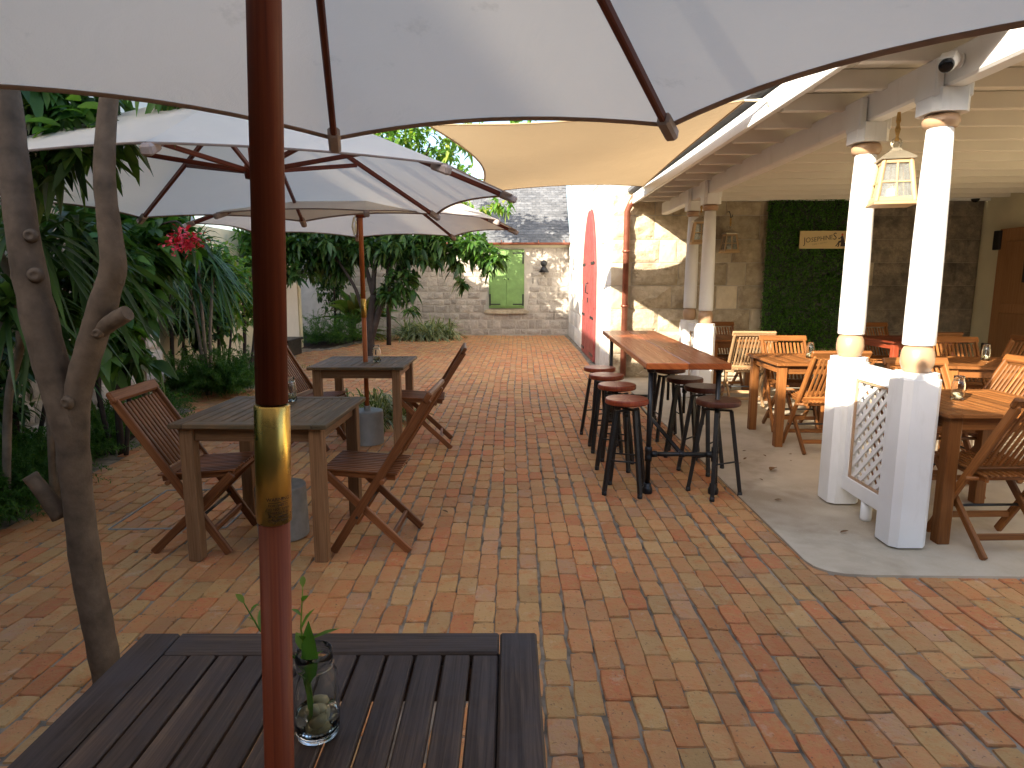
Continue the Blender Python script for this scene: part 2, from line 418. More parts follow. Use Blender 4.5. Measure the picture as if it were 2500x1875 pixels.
# ---- leaves: P base points, D directions, U rough normals, L lengths, W widths
def leaf_mesh(name, P, D, L, W, mat, rows=4, droop=.35, fold=.25, prof=None):
    P = np.asarray(P, float); D = np.asarray(D, float); N = len(P)
    D = D / np.maximum(1e-6, np.linalg.norm(D, axis=1, keepdims=True))
    up = np.tile((0, 0, 1.), (N, 1)) + rng.normal(0, .35, (N, 3))
    S = np.cross(D, up); S /= np.maximum(1e-6, np.linalg.norm(S, axis=1, keepdims=True)); Nn = np.cross(S, D)
    L = np.broadcast_to(L, (N,)); W = np.broadcast_to(W, (N,))
    if prof is None: prof = {4: (.12, 1., .82, .03), 3: (.15, 1., .05), 6: (.5, .9, 1., .9, .6, .04), 5: (.2, .85, 1., .65, .03)}[rows]
    V = np.zeros((N, rows, 3, 3)); UV = np.zeros((N, rows, 3, 2))
    dr = droop * (0.6 + .8 * rng.random(N))
    for i in range(rows):
        t = i / (rows - 1); c = P + D * (L * t)[:, None]
        c[:, 2] -= dr * L * t * t
        for j, sgn in enumerate((-1, 0, 1)):
            V[:, i, j] = c + S * (sgn * W * .5 * prof[i])[:, None] + Nn * (abs(sgn) * W * .5 * prof[i] * fold)[:, None]
            UV[:, i, j] = (j * .5, t)
    q = []
    for i in range(rows - 1):
        for j in range(2):
            a = i * 3 + j; q.append((a, a + 1, a + 4, a + 3))
    Q = (np.array(q)[None] + (np.arange(N) * rows * 3)[:, None, None]).reshape(-1, 4)
    return fast_mesh(name, V.reshape(-1, 3), Q, mat, UV.reshape(-1, 2), True)
def crown_pts(blobs, n, per, shell=.55, spread=1.0):
    """shoots spread through ellipsoids (x,y,z,rx,ry,rz), each with a whorl of leaves"""
    B = np.array(blobs, float); vol = B[:, 3] * B[:, 4] * B[:, 5]; pick = rng.choice(len(B), n, p=vol / vol.sum()); b = B[pick]
    d = rng.normal(size=(n, 3)); d /= np.linalg.norm(d, axis=1, keepdims=True)
    r = (shell + (1 - shell) * rng.random(n)) * (.75 + .4 * rng.random(n))
    P = b[:, :3] + d * b[:, 3:6] * r[:, None]
    ax = d + rng.normal(0, .45, (n, 3)); ax[:, 2] += .25; ax /= np.linalg.norm(ax, axis=1, keepdims=True)
    PP = np.repeat(P, per, 0) + rng.normal(0, .012, (n * per, 3)); A = np.repeat(ax, per, 0)
    Dv = rng.normal(size=(n * per, 3)); Dv -= A * (Dv * A).sum(1, keepdims=True); Dv /= np.linalg.norm(Dv, axis=1, keepdims=True)
    return PP + A * rng.uniform(-.08, .05, (n * per, 1)), Dv * spread + A * rng.uniform(.1, .9, (n * per, 1))
def blades(centers, n, length, width, elev=(20, 85), droop=.8, mat='leaf_strap', name='blades', rows=6, prof=None):
    C = np.asarray(centers, float); P = C[rng.integers(0, len(C), n)] + rng.normal(0, .02, (n, 3)) * (1, 1, .3)
    az = rng.random(n) * 2 * np.pi; el = np.radians(rng.uniform(elev[0], elev[1], n))
    D = np.stack([np.cos(az) * np.cos(el), np.sin(az) * np.cos(el), np.sin(el)], 1)
    return leaf_mesh(name, P, D, length * rng.uniform(.65, 1.15, n), width * rng.uniform(.75, 1.2, n), mat, rows, droop, .3, prof)
def plumes(centers, n, length, mat, name, per=110, elev=(28, 88)):
    """feathery fern plumes: fine needles set along arching stems"""
    C = np.asarray(centers, float); base = C[rng.integers(0, len(C), n)] + rng.normal(0, .05, (n, 3)) * (1, 1, .1)
    az = rng.random(n) * 2 * np.pi; el = np.radians(rng.uniform(elev[0], elev[1], n))
    D = np.stack([np.cos(az) * np.cos(el), np.sin(az) * np.cos(el), np.sin(el)], 1); L = length * rng.uniform(.6, 1.1, n)
    t = rng.uniform(.12, 1, (n, per)); P = base[:, None] + D[:, None] * (L[:, None] * t)[..., None]; P[..., 2] -= .45 * L[:, None] * t ** 2
    nd = rng.normal(size=(n, per, 3)) + D[:, None] * .8
    ln = .075 * (1.15 - t) * rng.uniform(.6, 1.3, (n, per)) + .012
    return leaf_mesh(name, P.reshape(-1, 3), nd.reshape(-1, 3), ln.reshape(-1), .0075, mat, 3, .2, .1)
# ================================================================== THE PLACE
def on_slab(x, y): return y > 3.03 and x > slab_edge(y)
def slab_edge(y): return 1.50 if y > 3.15 else 1.50 + (3.15 - y) * 1.2
def bed_edge(y):      # left edge of the brick paving (planted beds beyond)
    pts = [(-2, -2.6), (3.2, -3.0), (5.7, -3.42), (7.2, -3.75), (7.75, -4.3), (8.3, -4.35), (8.8, -3.45), (10.5, -3.9), (13, -4.45), (13.8, -3.9), (15.2, -3.7), (16.6, -3.4), (18, -3.4)]
    for (a, b), (c, d) in zip(pts, pts[1:]):
        if a <= y <= c: return b + (d - b) * (y - a) / (c - a)
    return -3.4

# ---- ground sheet to the horizon, garden soil
g = MB(); g.face([0, 1, 2, 3], [(0, 0)] * 4); g.v = [(-600, -600, -.075), (600, -600, -.075), (600, 600, -.075), (-600, 600, -.075)]
struct(g.build('ground', 'soil'))
# uneven soil of the planted bed
n = 46; V = []; Q = []
for i in range(n + 1):
    for j in range(n + 1):
        y = -2 + 19 * j / n; e = bed_edge(y); x = -6.2 + (e - .02 + 6.2) * i / n
        z = -.03 + (.05 * math.sin(x * 3.1) * math.cos(y * 2.3) + .06) * min(1, (e - x) * 2) + random.uniform(-.008, .008)
        V.append((x, y, z))
for i in range(n):
    for j in range(n): a = i * (n + 1) + j; Q.append((a, a + n + 1, a + n + 2, a + 1))
struct(put('garden_bed', fast_mesh('garden_bed', V, Q, 'soil', None, True)))

# ---- brick paving: mortar bed, 300 bricks of their own, the rest one piece
g = MB(); g.v = [(-5.6, -1.5, -.0075), (6.6, -1.5, -.0075), (6.6, 17.4, -.0075), (-5.6, 17.4, -.0075)]; g.face([0, 1, 2, 3], [(0, 0)] * 4)
paving = struct(g.build('brick_paving', 'mortar'))
def brick_rings(hx, hy, rnd, jit=.0030):
    pts = [(-1, -1), (0, -1), (1, -1), (1, -.1), (1, 1), (.1, 1), (-1, 1), (-1, .1)]
    o = []; i_ = []
    for q, (a, b) in enumerate(pts):
        cut = rnd.uniform(.001, .007) * (1.8 if rnd.random() < .15 else 1) if (abs(a) == 1 and abs(b) == 1) else 0
        x = a * (hx - cut) + rnd.uniform(-jit, jit); y = b * (hy - cut) + rnd.uniform(-jit, jit)
        o.append((x, y)); k = rnd.uniform(.002, .0055); i_.append((x - math.copysign(k, a) * (abs(a) > .5), y - math.copysign(k, b) * (abs(b) > .5)))
    return o, i_
rb = random.Random(5); tiltr = lambda: rb.uniform(-.0025, .0025)
specs = []
CW = .0985
c0 = int(-5.2 / CW)
for ci in range(c0, int(6.4 / CW)):
    x = (ci + .5) * CW - .01; y = -1.2 - rb.uniform(0, .2)
    while y < 17.15:
        L = rb.choice([.178, .178, .178, .17, .185, .165, .15, .175]) + rb.uniform(-.006, .006); yc = y + L / 2; y += L + .0032
        xw = x + .018 * math.sin(yc * .55 + ci * .02) + .006 * math.sin(yc * 2.1 + ci)
        if xw - .05 < bed_edge(yc) or on_slab(xw - .05, yc - L / 2): continue
        if yc > 9.5 and xw > 1.30: continue
        specs.append((xw, yc, CW / 2 - .0014, L / 2, rb.uniform(-.012, .012)))
def proj(X, Y, Z):
    c, s_ = math.cos(R(.43)), math.sin(R(.43)); x = X * c + Y * s_; y = -X * s_ + Y * c; z = Z - CAM_H
    cp, sp = math.cos(R(9.115)), math.sin(R(9.115)); d = y * cp - z * sp; v = y * sp + z * cp
    return 1250 + 1580 * x / max(d, .01), 937.5 - 1580 * v / max(d, .01), d
cand = []
for i, (x, y, hx, hy, a) in enumerate(specs):
    px, py, d = proj(x, y, 0)
    if 30 < px < 2470 and 900 < py < 1850 and d > .3:
        if px < 1330 and py > 1540 and px > 350 - (py - 1540) * 1.0: continue      # behind the near table
        cand.append((1 / d, i))
cand.sort(reverse=True); own = set(i for _, i in cand[:300])
bricks_m = []
for v in range(14):
    o, inn = brick_rings(CW / 2 - .0014, .1, rb); m = MB()
    for (x, y) in o: m.v.append((x, y, -.03))
    for (x, y) in o: m.v.append((x, y, -.005 + rb.uniform(-.001, .001)))
    for (x, y) in inn: m.v.append((x, y, rb.uniform(-.001, .0015)))
    for q in range(8):
        k = (q + 1) % 8; m.face((q, k, 8 + k, 8 + q), [(0, 0)] * 4); m.face((8 + q, 8 + k, 16 + k, 16 + q), [(0, 0)] * 4)
    m.face(range(16, 24), [(0, 0)] * 8); bricks_m.append(m.mesh('brick', 'brick'))
V = []; Qq = []
for i, (x, y, hx, hy, a) in enumerate(specs):
    tx, ty = tiltr() * 4, tiltr() * 3; dz = rb.uniform(-.003, .0025)
    if i in own:
        put('brick', bricks_m[rb.randrange(14)], paving, (x, y, dz), (tx, ty, a + (math.pi if rb.random() < .5 else 0)), (1, hy / .1, 1)); continue
    o, inn = brick_rings(hx, hy, rb); b0 = len(V); ca, sa = math.cos(a), math.sin(a)
    for ring, zz in ((o, -.014), (inn, 0)):
        for (u, v_) in ring: V.append((x + u * ca - v_ * sa, y + u * sa + v_ * ca, zz + dz + (u * ty + v_ * tx)))
    for q in range(8): k = (q + 1) % 8; Qq.append((b0 + q, b0 + k, b0 + 8 + k, b0 + 8 + q))
    Qq += [(b0 + 8, b0 + 9, b0 + 10, b0 + 11), (b0 + 8, b0 + 11, b0 + 12, b0 + 15), (b0 + 12, b0 + 13, b0 + 14, b0 + 15)]
stuff(put('brick_field', fast_mesh('brick_field', V, Qq, 'brick'), paving))
# sunk access cover with a thin steel frame let into the bricks
ac = thing('access_cover', 'thin steel frame of a brick-filled access cover in paving beside tree', 'cover', (-2.08, 3.98, 0), R(3))
for (a, b) in (((-.34, -.36), (.34, -.36)), ((-.34, .36), (.34, .36)), ((-.34, -.353), (-.34, .353)), ((.34, -.353), (.34, .353))):
    MB().beam((*a, .001), (*b, .001), .009, .012, k=.001).build('frame_bar', 'zinc', ac)

# ---- veranda floor slab
poly = [(1.50, 9.6), (1.50, 3.19), (1.515, 3.12), (1.56, 3.065), (1.63, 3.035), (1.76, 3.02), (2.4, 3.01), (6.7, 2.98), (6.7, 9.6)]
m = MB(); m.prism(poly, (0, 0, .012), (1, 0, 0), (0, 1, 0), (0, 0, -.08)); struct(m.build('veranda_floor', 'concrete_floor'))
SZ = .012

# ---- stone pieces
def stone_variants(nm, mat, nvar, proud=(.012, .03), bev=.12, jit=.05):
    out = []
    for v in range(nvar):
        rr = random.Random(nm + str(v)); m = MB(); pts = [(-1, -1), (-.05, -1), (1, -1), (1, 0), (1, 1), (.05, 1), (-1, 1), (-1, 0)]
        o = [(.5 * a * (1 - rr.uniform(0, jit) - (.06 * rr.random() if a * b else 0)), .5 * b * (1 - rr.uniform(0, jit * 1.6))) for a, b in pts]
        for x, y in o: m.v.append((x, y, -.03))
        for x, y in o: m.v.append((x, y, .004))
        for x, y in o: m.v.append((x * (1 - bev * rr.uniform(.6, 1.4)), y * (1 - bev * 1.6 * rr.uniform(.6, 1.4)), rr.uniform(*proud)))
        m.v.append((rr.uniform(-.1, .1), rr.uniform(-.1, .1), rr.uniform(proud[1], proud[1] * 1.5)))
        for q in range(8):
            k = (q + 1) % 8; m.face((q, k, 8 + k, 8 + q), [(0, 0)] * 4); m.face((8 + q, 8 + k, 16 + k, 16 + q), [(0, 0)] * 4); m.face((16 + q, 16 + k, 24), [(0, 0)] * 3)
        out.append(m.mesh(nm, mat))
    return out
def rubble_wall(parent, nm, mats, O, U, Nrm, width, height, ch=(.13, .28), ln=(.14, .44), gap=.014, skip=None, seed=1, vars_=None):
    rr = random.Random(seed); O = Vector(O); U = Vector(U).normalized(); W = Vector((0, 0, 1)); Nn = Vector(Nrm).normalized()
    if U.cross(W).dot(Nn) < 0: O = O + U * width; U = -U; flipu = True
    else: flipu = False
    q = Matrix((U, W, Nn)).transposed().to_euler(); z = 0; cnt = 0
    while z < height - .05:
        h = min(rr.uniform(*ch), height - z)
        if height - z - h < .06: h = height - z
        u = 0
        while u < width - .03:
            l = min(rr.uniform(*ln), width - u)
            if width - u - l < .09: l = width - u
            uc = u + l / 2; uu = (width - uc) if flipu else uc
            if not (skip and skip(uu, z + h / 2, l / 2, h / 2)):
                c = O + U * uc + W * (z + h / 2 + rr.uniform(-.008, .008))
                q2 = (Matrix((U, W, Nn)).transposed() @ Matrix.Rotation(rr.uniform(-.05, .05), 3, 'Z')).to_euler()
                put(nm, rr.choice(vars_), parent, c, q2, (l - gap, h - gap, rr.uniform(.6, 1.3))); cnt += 1
            u += l
        z += h
    return cnt
rub = stone_variants('stone', 'rubble', 12, (.004, .014), .14, .14)
cor = stone_variants('stone', 'coral', 8, (.01, .035))
def box_part(nm, mat, parent, lo, hi, k=.004):
    lo = Vector(lo); hi = Vector(hi); return MB().cbox((lo + hi) / 2, (hi - lo) / 2, None, k).build(nm, mat, parent)

# ---- stone cottage at the far end
cot = thing('stone_cottage', 'low rubble stone cottage with slate roof and green shutters closing the courtyard', 'building', (0, 17.2, 0))
box_part('wall', 'lime_mortar', cot, (-6.2, .012, -.1), (1.9, .5, 2.42))
WX0, WX1, WZ0, WZ1 = -.735, .19, .72, 2.24
rubble_wall(cot, 'stone', None, (-4.3, .006, .02), (1, 0, 0), (0, -1, 0), 5.66, 2.28, (.12, .25), (.13, .42), .006,
            lambda u, z, a, b: (WX0 - .02 < u - 4.3 + a and u - 4.3 - a < WX1 + .02 and z + b > WZ0 - .12), 3, rub)
box_part('wall_plate', 'cream', cot, (-5.3, -.05, 2.29), (1.37, .012, 2.42))
win = box_part('window', 'green_paint', cot, (WX0, -.05, WZ0), (WX1, .02, WZ1), .006)
mid = (WX0 + WX1) / 2
for a, b in ((WX0 + .045, mid - .004), (mid + .004, WX1 - .045)):
    sh = box_part('shutter', 'green_paint', win, (a, -.075, WZ0 + .045), (b, -.048, WZ1 - .045), .004)
for s_, e in ((1, WX0 + .03), (-1, WX1 - .03)):
    for z0 in (WZ0 + .07, WZ1 - .37):
        low = z0 < 1.2
        box_part('hinge', 'iron', win, (e - .02, -.088, z0), (e + .02, -.072, z0 + .30), .002)
        zz = z0 + .02 if low else z0 + .26
        a, b = sorted((e + s_ * .022, e + s_ * .27)); box_part('hinge_strap', 'iron', win, (a, -.086, zz), (b, -.0735, zz + .03), .002)
for s_ in (-1, 1): MB().lathe([(.0, -.018), (.013, -.014), (.016, 0), (.01, .012), (0.004, .02)], (mid + s_ * .045, -.085, 1.48), 10, Rm=Matrix.Rotation(R(90), 3, 'X')).build('knob', 'iron', win)
m = MB(); rr = random.Random(2)
sill = [(WX0 - .13, .60), (WX0 - .02, .585), (mid, .575), (WX1 + .1, .59), (WX1 + .14, .64), (WX1 + .02, .685), (WX0 + .2, .69), (WX0 - .1, .68)]
m.prism(sill, (0, -.09, 0), (1, 0, 0), (0, 0, 1), (0, .1, 0)); m.build('sill', 'ashlar', cot)
# slates
th = R(43); rl = 2.5; RY0, RZ0 = -.22, 2.40
def roofpt(x, s_, lift=0): return (x, RY0 + s_ * math.cos(th) - lift * math.sin(th), RZ0 + s_ * math.sin(th) + lift * math.cos(th))
deck = MB().prism([(-6.0, 0), (1.37, 0), (1.37, rl), (-6.0, rl)], roofpt(0, 0, -.012), (1, 0, 0), (0, math.cos(th), math.sin(th)), (0, math.sin(th) * .06, -math.cos(th) * .06)).build('roof', 'slate', cot)
sv = []
for v in range(8):
    rr = random.Random(90 + v); m = MB(); hw = .105 - rr.uniform(0, .008)
    m.prism([(-hw, rr.uniform(-.006, .004)), (0, rr.uniform(-.006, .004)), (hw, rr.uniform(-.006, .004)), (hw, .2), (-hw, .2)], (0, 0, .007), (1, 0, 0), (0, 1, 0), (0, 0, -.007)); sv.append(m.mesh('slate', 'slate'))
rr = random.Random(4); rest = MB(); cnt = 0
for r_ in range(int(rl / .105)):
    for c_ in range(35):
        x = 1.26 - c_ * .213 - (.106 if r_ % 2 else 0)
        if x < -5.9: continue
        ang = th - R(3.4); pos = roofpt(x, r_ * .105, .004); rot = (ang, 0, rr.uniform(-.01, .01))
        if -1.15 < x and r_ < 22 and cnt < 300: put('slate', rr.choice(sv), deck, pos, rot); cnt += 1
        else:
            Rm = Matrix.Rotation(ang, 3, 'X'); rest.cbox(Vector(pos) + Rm @ Vector((0, .1, .003)), (.103, .1, .0035), Rm, .001)
stuff(rest.build('slate_field', 'slate', deck))
# copper gutter (half round) and its brackets
m = MB(); sec = [(.058 * math.cos(t), .058 * math.sin(t)) for t in [math.pi + i * math.pi / 10 for i in range(11)]] + [(.05 * math.cos(t), .05 * math.sin(t)) for t in [2 * math.pi - i * math.pi / 10 for i in range(11)]]
m.prism(sec, (-5.3, -.25, 2.40), (0, 1, 0), (0, 0, 1), (6.66, 0, 0)); gut = m.build('gutter', 'copper', cot)
for x in (-2.6, -1.5, -.4, .55, 1.2): MB().lathe([(.06, -.012), (.064, -.012), (.064, .012), (.06, .012)], (x, -.25, 2.40), 16, True, Matrix.Rotation(R(90), 3, 'Y'), True).build('gutter_joint', 'copper', gut)
# wall lamp and iron fittings on the cottage
lamp = thing('wall_lamp', 'small black bulkhead lamp on the cottage wall right of green shutters', 'lamp', (.70, 17.14, 1.78))
MB().lathe([(.0, -.03), (.07, -.03), (.085, -.01), (.085, .01), (.06, .03), (0, .035)], (0, 0, .1), 18, Rm=Matrix.Rotation(R(90), 3, 'X')).build('ring', 'iron', lamp)
MB().lathe([(.0, -.05), (.04, -.045), (.05, 0), (.0, .01)], (0, -.02, .1), 14, Rm=Matrix.Rotation(R(90), 3, 'X')).build('lens', 'pane', lamp)
MB().lathe([(.035, .03), (.05, .02), (.14, -.13), (.135, -.13), (.045, .015), (.03, .028)], (0, -.07, 0), 18).build('shade', 'iron', lamp)
MB().cbox((0, .01, .03), (.04, .03, .09)).build('back_plate', 'iron', lamp)
MB().tube([(.42, -.02, 1.50), (.42, -.07, 1.50), (.42, -.085, 1.44), (.42, -.07, 1.36)], .009, 8).build('wall_hook', 'iron', cot)
MB().tube([(.98, -.03, .72), (.98, -.06, .72), (.98, -.06, .42)], .008, 8).build('wall_stay', 'iron', cot)

# ---- stone building on the right: limewashed courtyard face with the red door, ashlar face under the veranda
sb = thing('stone_building', 'tall stone building with red arched door, limewashed side and rough ashlar front', 'building', (0, 0, 0))
BX, BY = 1.37, 9.6
box_part('wall', 'lime_mortar', sb, (BX + .012, BY + .012, -.1), (6.69, 17.18, 4.6))
def rock_blocks(nm, mat, nv, rough, margin):
    out = []
    for v in range(nv):
        rr = random.Random(mat + str(v)); m = MB(); NX, NY = 6, 5
        for j in range(NY):
            for i in range(NX):
                u = [0, margin, .38, .62, 1 - margin, 1][i]; w_ = [0, margin * 1.6, .5, 1 - margin * 1.6, 1][j]
                edge = i in (0, NX - 1) or j in (0, NY - 1); e2 = i in (1, NX - 2) or j in (1, NY - 2)
                z = .004 if edge else (.012 + rough * rr.random() * .4 if e2 else .02 + rough * rr.random())
                m.v.append((u - .5 + (0 if edge else rr.uniform(-.03, .03)), w_ - .5 + (0 if edge else rr.uniform(-.03, .03)), z))
        for j in range(NY - 1):
            for i in range(NX - 1): a = j * NX + i; m.face((a, a + 1, a + NX + 1, a + NX), [(0, 0)] * 4)
        for (x0, y0, x1, y1) in ((-.5, -.5, .5, -.5), (.5, -.5, .5, .5), (.5, .5, -.5, .5), (-.5, .5, -.5, -.5)):
            b = len(m.v); m.v += [(x0, y0, -.03), (x1, y1, -.03), (x1, y1, .004), (x0, y0, .004)]; m.face((b, b + 1, b + 2, b + 3), [(0, 0)] * 4)
        out.append(m.mesh(nm, mat))
    return out
ash = rock_blocks('stone_block', 'ashlar', 8, .035, .09) + rock_blocks('stone_block', 'ashlar_smooth', 3, .004, .12)
lim = rock_blocks('stone_block', 'limewash', 5, .012, .08)
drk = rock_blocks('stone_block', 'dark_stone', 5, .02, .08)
def ashlar_face(O, U, Nrm, width, heights, ln, vars_, gap, skip=None, seed=0, pick=None):
    rr = random.Random(seed); O = Vector(O); U = Vector(U); W = Vector((0, 0, 1)); Nn = Vector(Nrm); flip = U.cross(W).dot(Nn) < 0
    q = Matrix((-U if flip else U, W, Nn)).transposed().to_euler(); z = 0
    for h in heights:
        u = 0
        while u < width - .02:
            l = min(rr.choice(ln) * rr.uniform(.85, 1.15), width - u)
            if width - u - l < .14: l = width - u
            if not (skip and skip(u + l / 2, z + h / 2, l / 2, h / 2)):
                vv = pick(u + l / 2, l, rr) if pick else rr.choice(vars_)
                put('stone_block', vv, sb, O + U * (u + l / 2) + W * (z + h / 2), q, (l - (.003 if vv in drk else gap), h - (.003 if vv in drk else gap), rr.uniform(.7, 1.2)))
            u += l
        z += h
HS = [.36, .34, .33, .34, .33, .33, .34, .33]
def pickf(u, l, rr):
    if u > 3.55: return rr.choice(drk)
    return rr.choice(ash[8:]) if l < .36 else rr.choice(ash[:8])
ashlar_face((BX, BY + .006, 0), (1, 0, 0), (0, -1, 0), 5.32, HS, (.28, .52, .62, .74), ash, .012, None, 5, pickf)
ashlar_face((BX + .006, BY, 0), (0, 1, 0), (-1, 0, 0), 7.55, HS + [.34, .33, .34, .33, .33], (.42, .6, .75, .9), lim, .007,
            lambda u, z, a, b: (1.35 < u + a and u - a < 4.0 and z - b < 2.85), 6)
# door: pointed arch, eight planks, two leaves
DY0, DY1, DZ1, SPR = 11.38, 13.40, 2.72, 1.55
dm = (DY0 + DY1) / 2; hwd = (DY1 - DY0) / 2
def archz(y):
    t = min(1, abs(y - dm) / hwd); return SPR + (DZ1 - SPR) * (1 - t ** 2.1) ** .75
sur = [(DY0 - .03, 0)] + [(DY0 - .03 + (2 * hwd + .06) * i / 20, archz(DY0 + 2 * hwd * i / 20) + .03) for i in range(21)] + [(DY1 + .03, 0)]
outer = [(10.94, 0), (10.94, 2.84), (13.62, 2.84), (13.62, 0)]
door = MB().prism([(a, b) for a, b in sur], (BX + .008, 0, .0), (0, 1, 0), (0, 0, 1), (.05, 0, 0)).build('door', 'red_paint', sb)
for i in range(8):
    a = DY0 + 2 * hwd * i / 8 + .004; b = DY0 + 2 * hwd * (i + 1) / 8 - .004
    pl = [(a, .02)] + [(a + (b - a) * k / 4, archz(a + (b - a) * k / 4)) for k in range(5)] + [(b, .02)]
    MB().prism(pl, (BX - .03, 0, 0), (0, 1, 0), (0, 0, 1), (.034, 0, 0)).build('plank', 'red_paint', door)
for z in (.12, .78, 1.75):
    for y0, y1 in ((DY0 + .03, DY0 + .5), (DY1 - .5, DY1 - .03)): MB().cbox((BX - .036, (y0 + y1) / 2, z), (.006, (y1 - y0) / 2, .024), None, .002).build('hinge', 'iron', door)
MB().tube([(BX - .03, dm - .06, 1.40), (BX - .075, dm - .06, 1.38), (BX - .075, dm - .06, 1.22), (BX - .03, dm - .06, 1.20)], .011, 8).build('handle', 'iron', door)
MB().cbox((BX - .037, dm - .06, 1.08), (.007, .035, .045), None, .004).build('lock_plate', 'iron', door)
# copper rainwater pipe on the corner
m = MB(); m.tube([(1.66, 9.42, 2.62), (1.60, 9.46, 2.50), (1.57, 9.50, 2.42), (1.57, 9.50, .05)], [.05, .046, .045, .045], 14).build('downpipe', 'copper', sb)
for z in (.55, 1.08, 1.86): MB().lathe([(.047, -.016), (.058, -.016), (.058, .016), (.047, .016)], (1.57, 9.50, z), 16, True, None, True).build('pipe_bracket', 'copper', sb)

# ---- veranda: columns in pairs, beam, rafters, boarded ceiling, side wall
ver = thing('veranda', 'white painted timber veranda with paired columns and open rafters', 'veranda', (0, 0, SZ))
EX, BMX, CZ = 1.65, 2.12, 2.60
for i, y in enumerate([2.93 + .472 * k for k in range(14)]):
    MB().beam((EX + .03, y, CZ - .055), (6.64, y, CZ - .055 + .05), .05, .105, k=.004).build('rafter', 'ceiling_paint', ver)
nb = 26
for i in range(nb):
    x0 = EX + .02 + (6.66 - EX) * i / nb; x1 = EX + .02 + (6.66 - EX) * (i + 1) / nb - .004; zz = CZ + .05 * ((x0 - EX) / 5.0)
    MB().cbox(((x0 + x1) / 2, 6.2, zz + .0105), ((x1 - x0) / 2, 3.36, .010), None, .003).build('ceiling_board', 'ceiling_paint', ver)
MB().cbox((EX - .005, 6.2, CZ - .035), (.02, 3.38, .065), None, .004).build('fascia', 'white_paint', ver)
box_part('roof', 'slate', ver, (EX - .07, 2.7, CZ + .075), (6.7, 9.58, CZ + .13))
MB().beam((BMX, 2.72, 2.445), (BMX, 9.56, 2.445), .10, .165, k=.012).build('beam', 'white_paint', ver)
MB().cbox((4.2, 9.52, 2.60), (2.5, .03, .05), None, .004).build('wall_plate', 'white_paint', ver)
def octa(m, c, hw, ch, z0, z1):
    p = [(-hw, -hw + ch), (-hw + ch, -hw), (hw - ch, -hw), (hw, -hw + ch), (hw, hw - ch), (hw - ch, hw), (-hw + ch, hw), (-hw, hw - ch)]
    return m.prism(p, (c[0], c[1], z1), (1, 0, 0), (0, 1, 0), (0, 0, z0 - z1))
for cy in (3.42, 4.12, 7.32, 8.0):
    m = MB().lathe([(.074, 1.10), (.0775, 1.105), (.0775, 1.2), (.074, 1.6), (.068, 1.95), (.060, 2.185)], (BMX, cy, 0), 28); col = m.build('column', 'white_paint', ver)
    MB().lathe([(.05, .955), (.066, .965), (.079, 1.0), (.081, 1.03), (.076, 1.07), (.062, 1.099)], (BMX, cy, 0), 24).build('ball', 'tan_paint', col)
    MB().lathe([(.06, 2.186), (.074, 2.192), (.083, 2.21), (.083, 2.228), (.074, 2.248), (.06, 2.252)], (BMX, cy, 0), 24).build('neck_ring', 'tan_paint', col)
    m = MB(); octa(m, (BMX, cy), .10, .034, .012, .925); octa(m, (BMX, cy), .094, .04, .925, .957); m.build('pedestal', 'white_paint', col)
    m = MB(); octa(m, (BMX, cy), .094, .03, 2.253, 2.362); m.build('capital', 'white_paint', col)
    for s_ in (-1, 1): MB().cbox((BMX + s_ * .074, cy, 2.41), (.022, .085, .09), None, .008).build('capital_cheek', 'white_paint', col)
for ya, yb in ((3.42, 4.12), (7.32, 8.0)):
    y0, y1 = ya + .10, yb - .10
    fr = MB(); fr.cbox((BMX, (y0 + y1) / 2, .885), (.035, (y1 - y0) / 2, .045)); fr.cbox((BMX, (y0 + y1) / 2, .165), (.035, (y1 - y0) / 2, .045))
    fr.cbox((BMX, y0 + .028, .525), (.033, .028, .316)); fr.cbox((BMX, y1 - .028, .525), (.033, .028, .316))
    pan = fr.build('lattice_panel', 'white_paint', ver)
    a0, a1, b0, b1 = y0 + .056, y1 - .056, .21, .84
    for (p, q) in (((a0 + .006, b0), (a0 + .006, b1)), ((a1 - .006, b0), (a1 - .006, b1)), ((a0 + .013, b0 + .006), (a1 - .013, b0 + .006)), ((a0 + .013, b1 - .006), (a1 - .013, b1 - .006))):
        MB().beam((BMX - .02, *p), (BMX - .02, *q), .02, .011, up=(1, 0, 0), k=.002).build('trim', 'tan_paint', pan)
    for sg, xo in ((-1, -.006), (1, .006)):
        c = -.8
        while c < 1.6:
            # line z = b0 + sg*(y-a0) + c   clipped to the opening
            pts = []
            for yy in (a0, a1):
                zz = b0 + (yy - a0) * sg + c
                if b0 <= zz <= b1: pts.append((yy, zz))
            for zz in (b0, b1):
                yy = a0 + sg * (zz - b0 - c)
                if a0 < yy < a1: pts.append((yy, zz))
            if len(pts) >= 2:
                p, q = pts[0], max(pts[1:], key=lambda t: (t[0] - pts[0][0]) ** 2 + (t[1] - pts[0][1]) ** 2)
                if math.dist(p, q) > .03: MB().beam((BMX + xo, *p), (BMX + xo, *q), .028, .010, up=(1, 0, 0), k=.002).build('lattice_slat', 'white_paint', pan)
            c += .084
    MB().lathe([(.03, 0), (.032, .01), (.032, .118)], (BMX, (y0 + y1) / 2, 0), 14).build('foot', 'white_paint', pan)
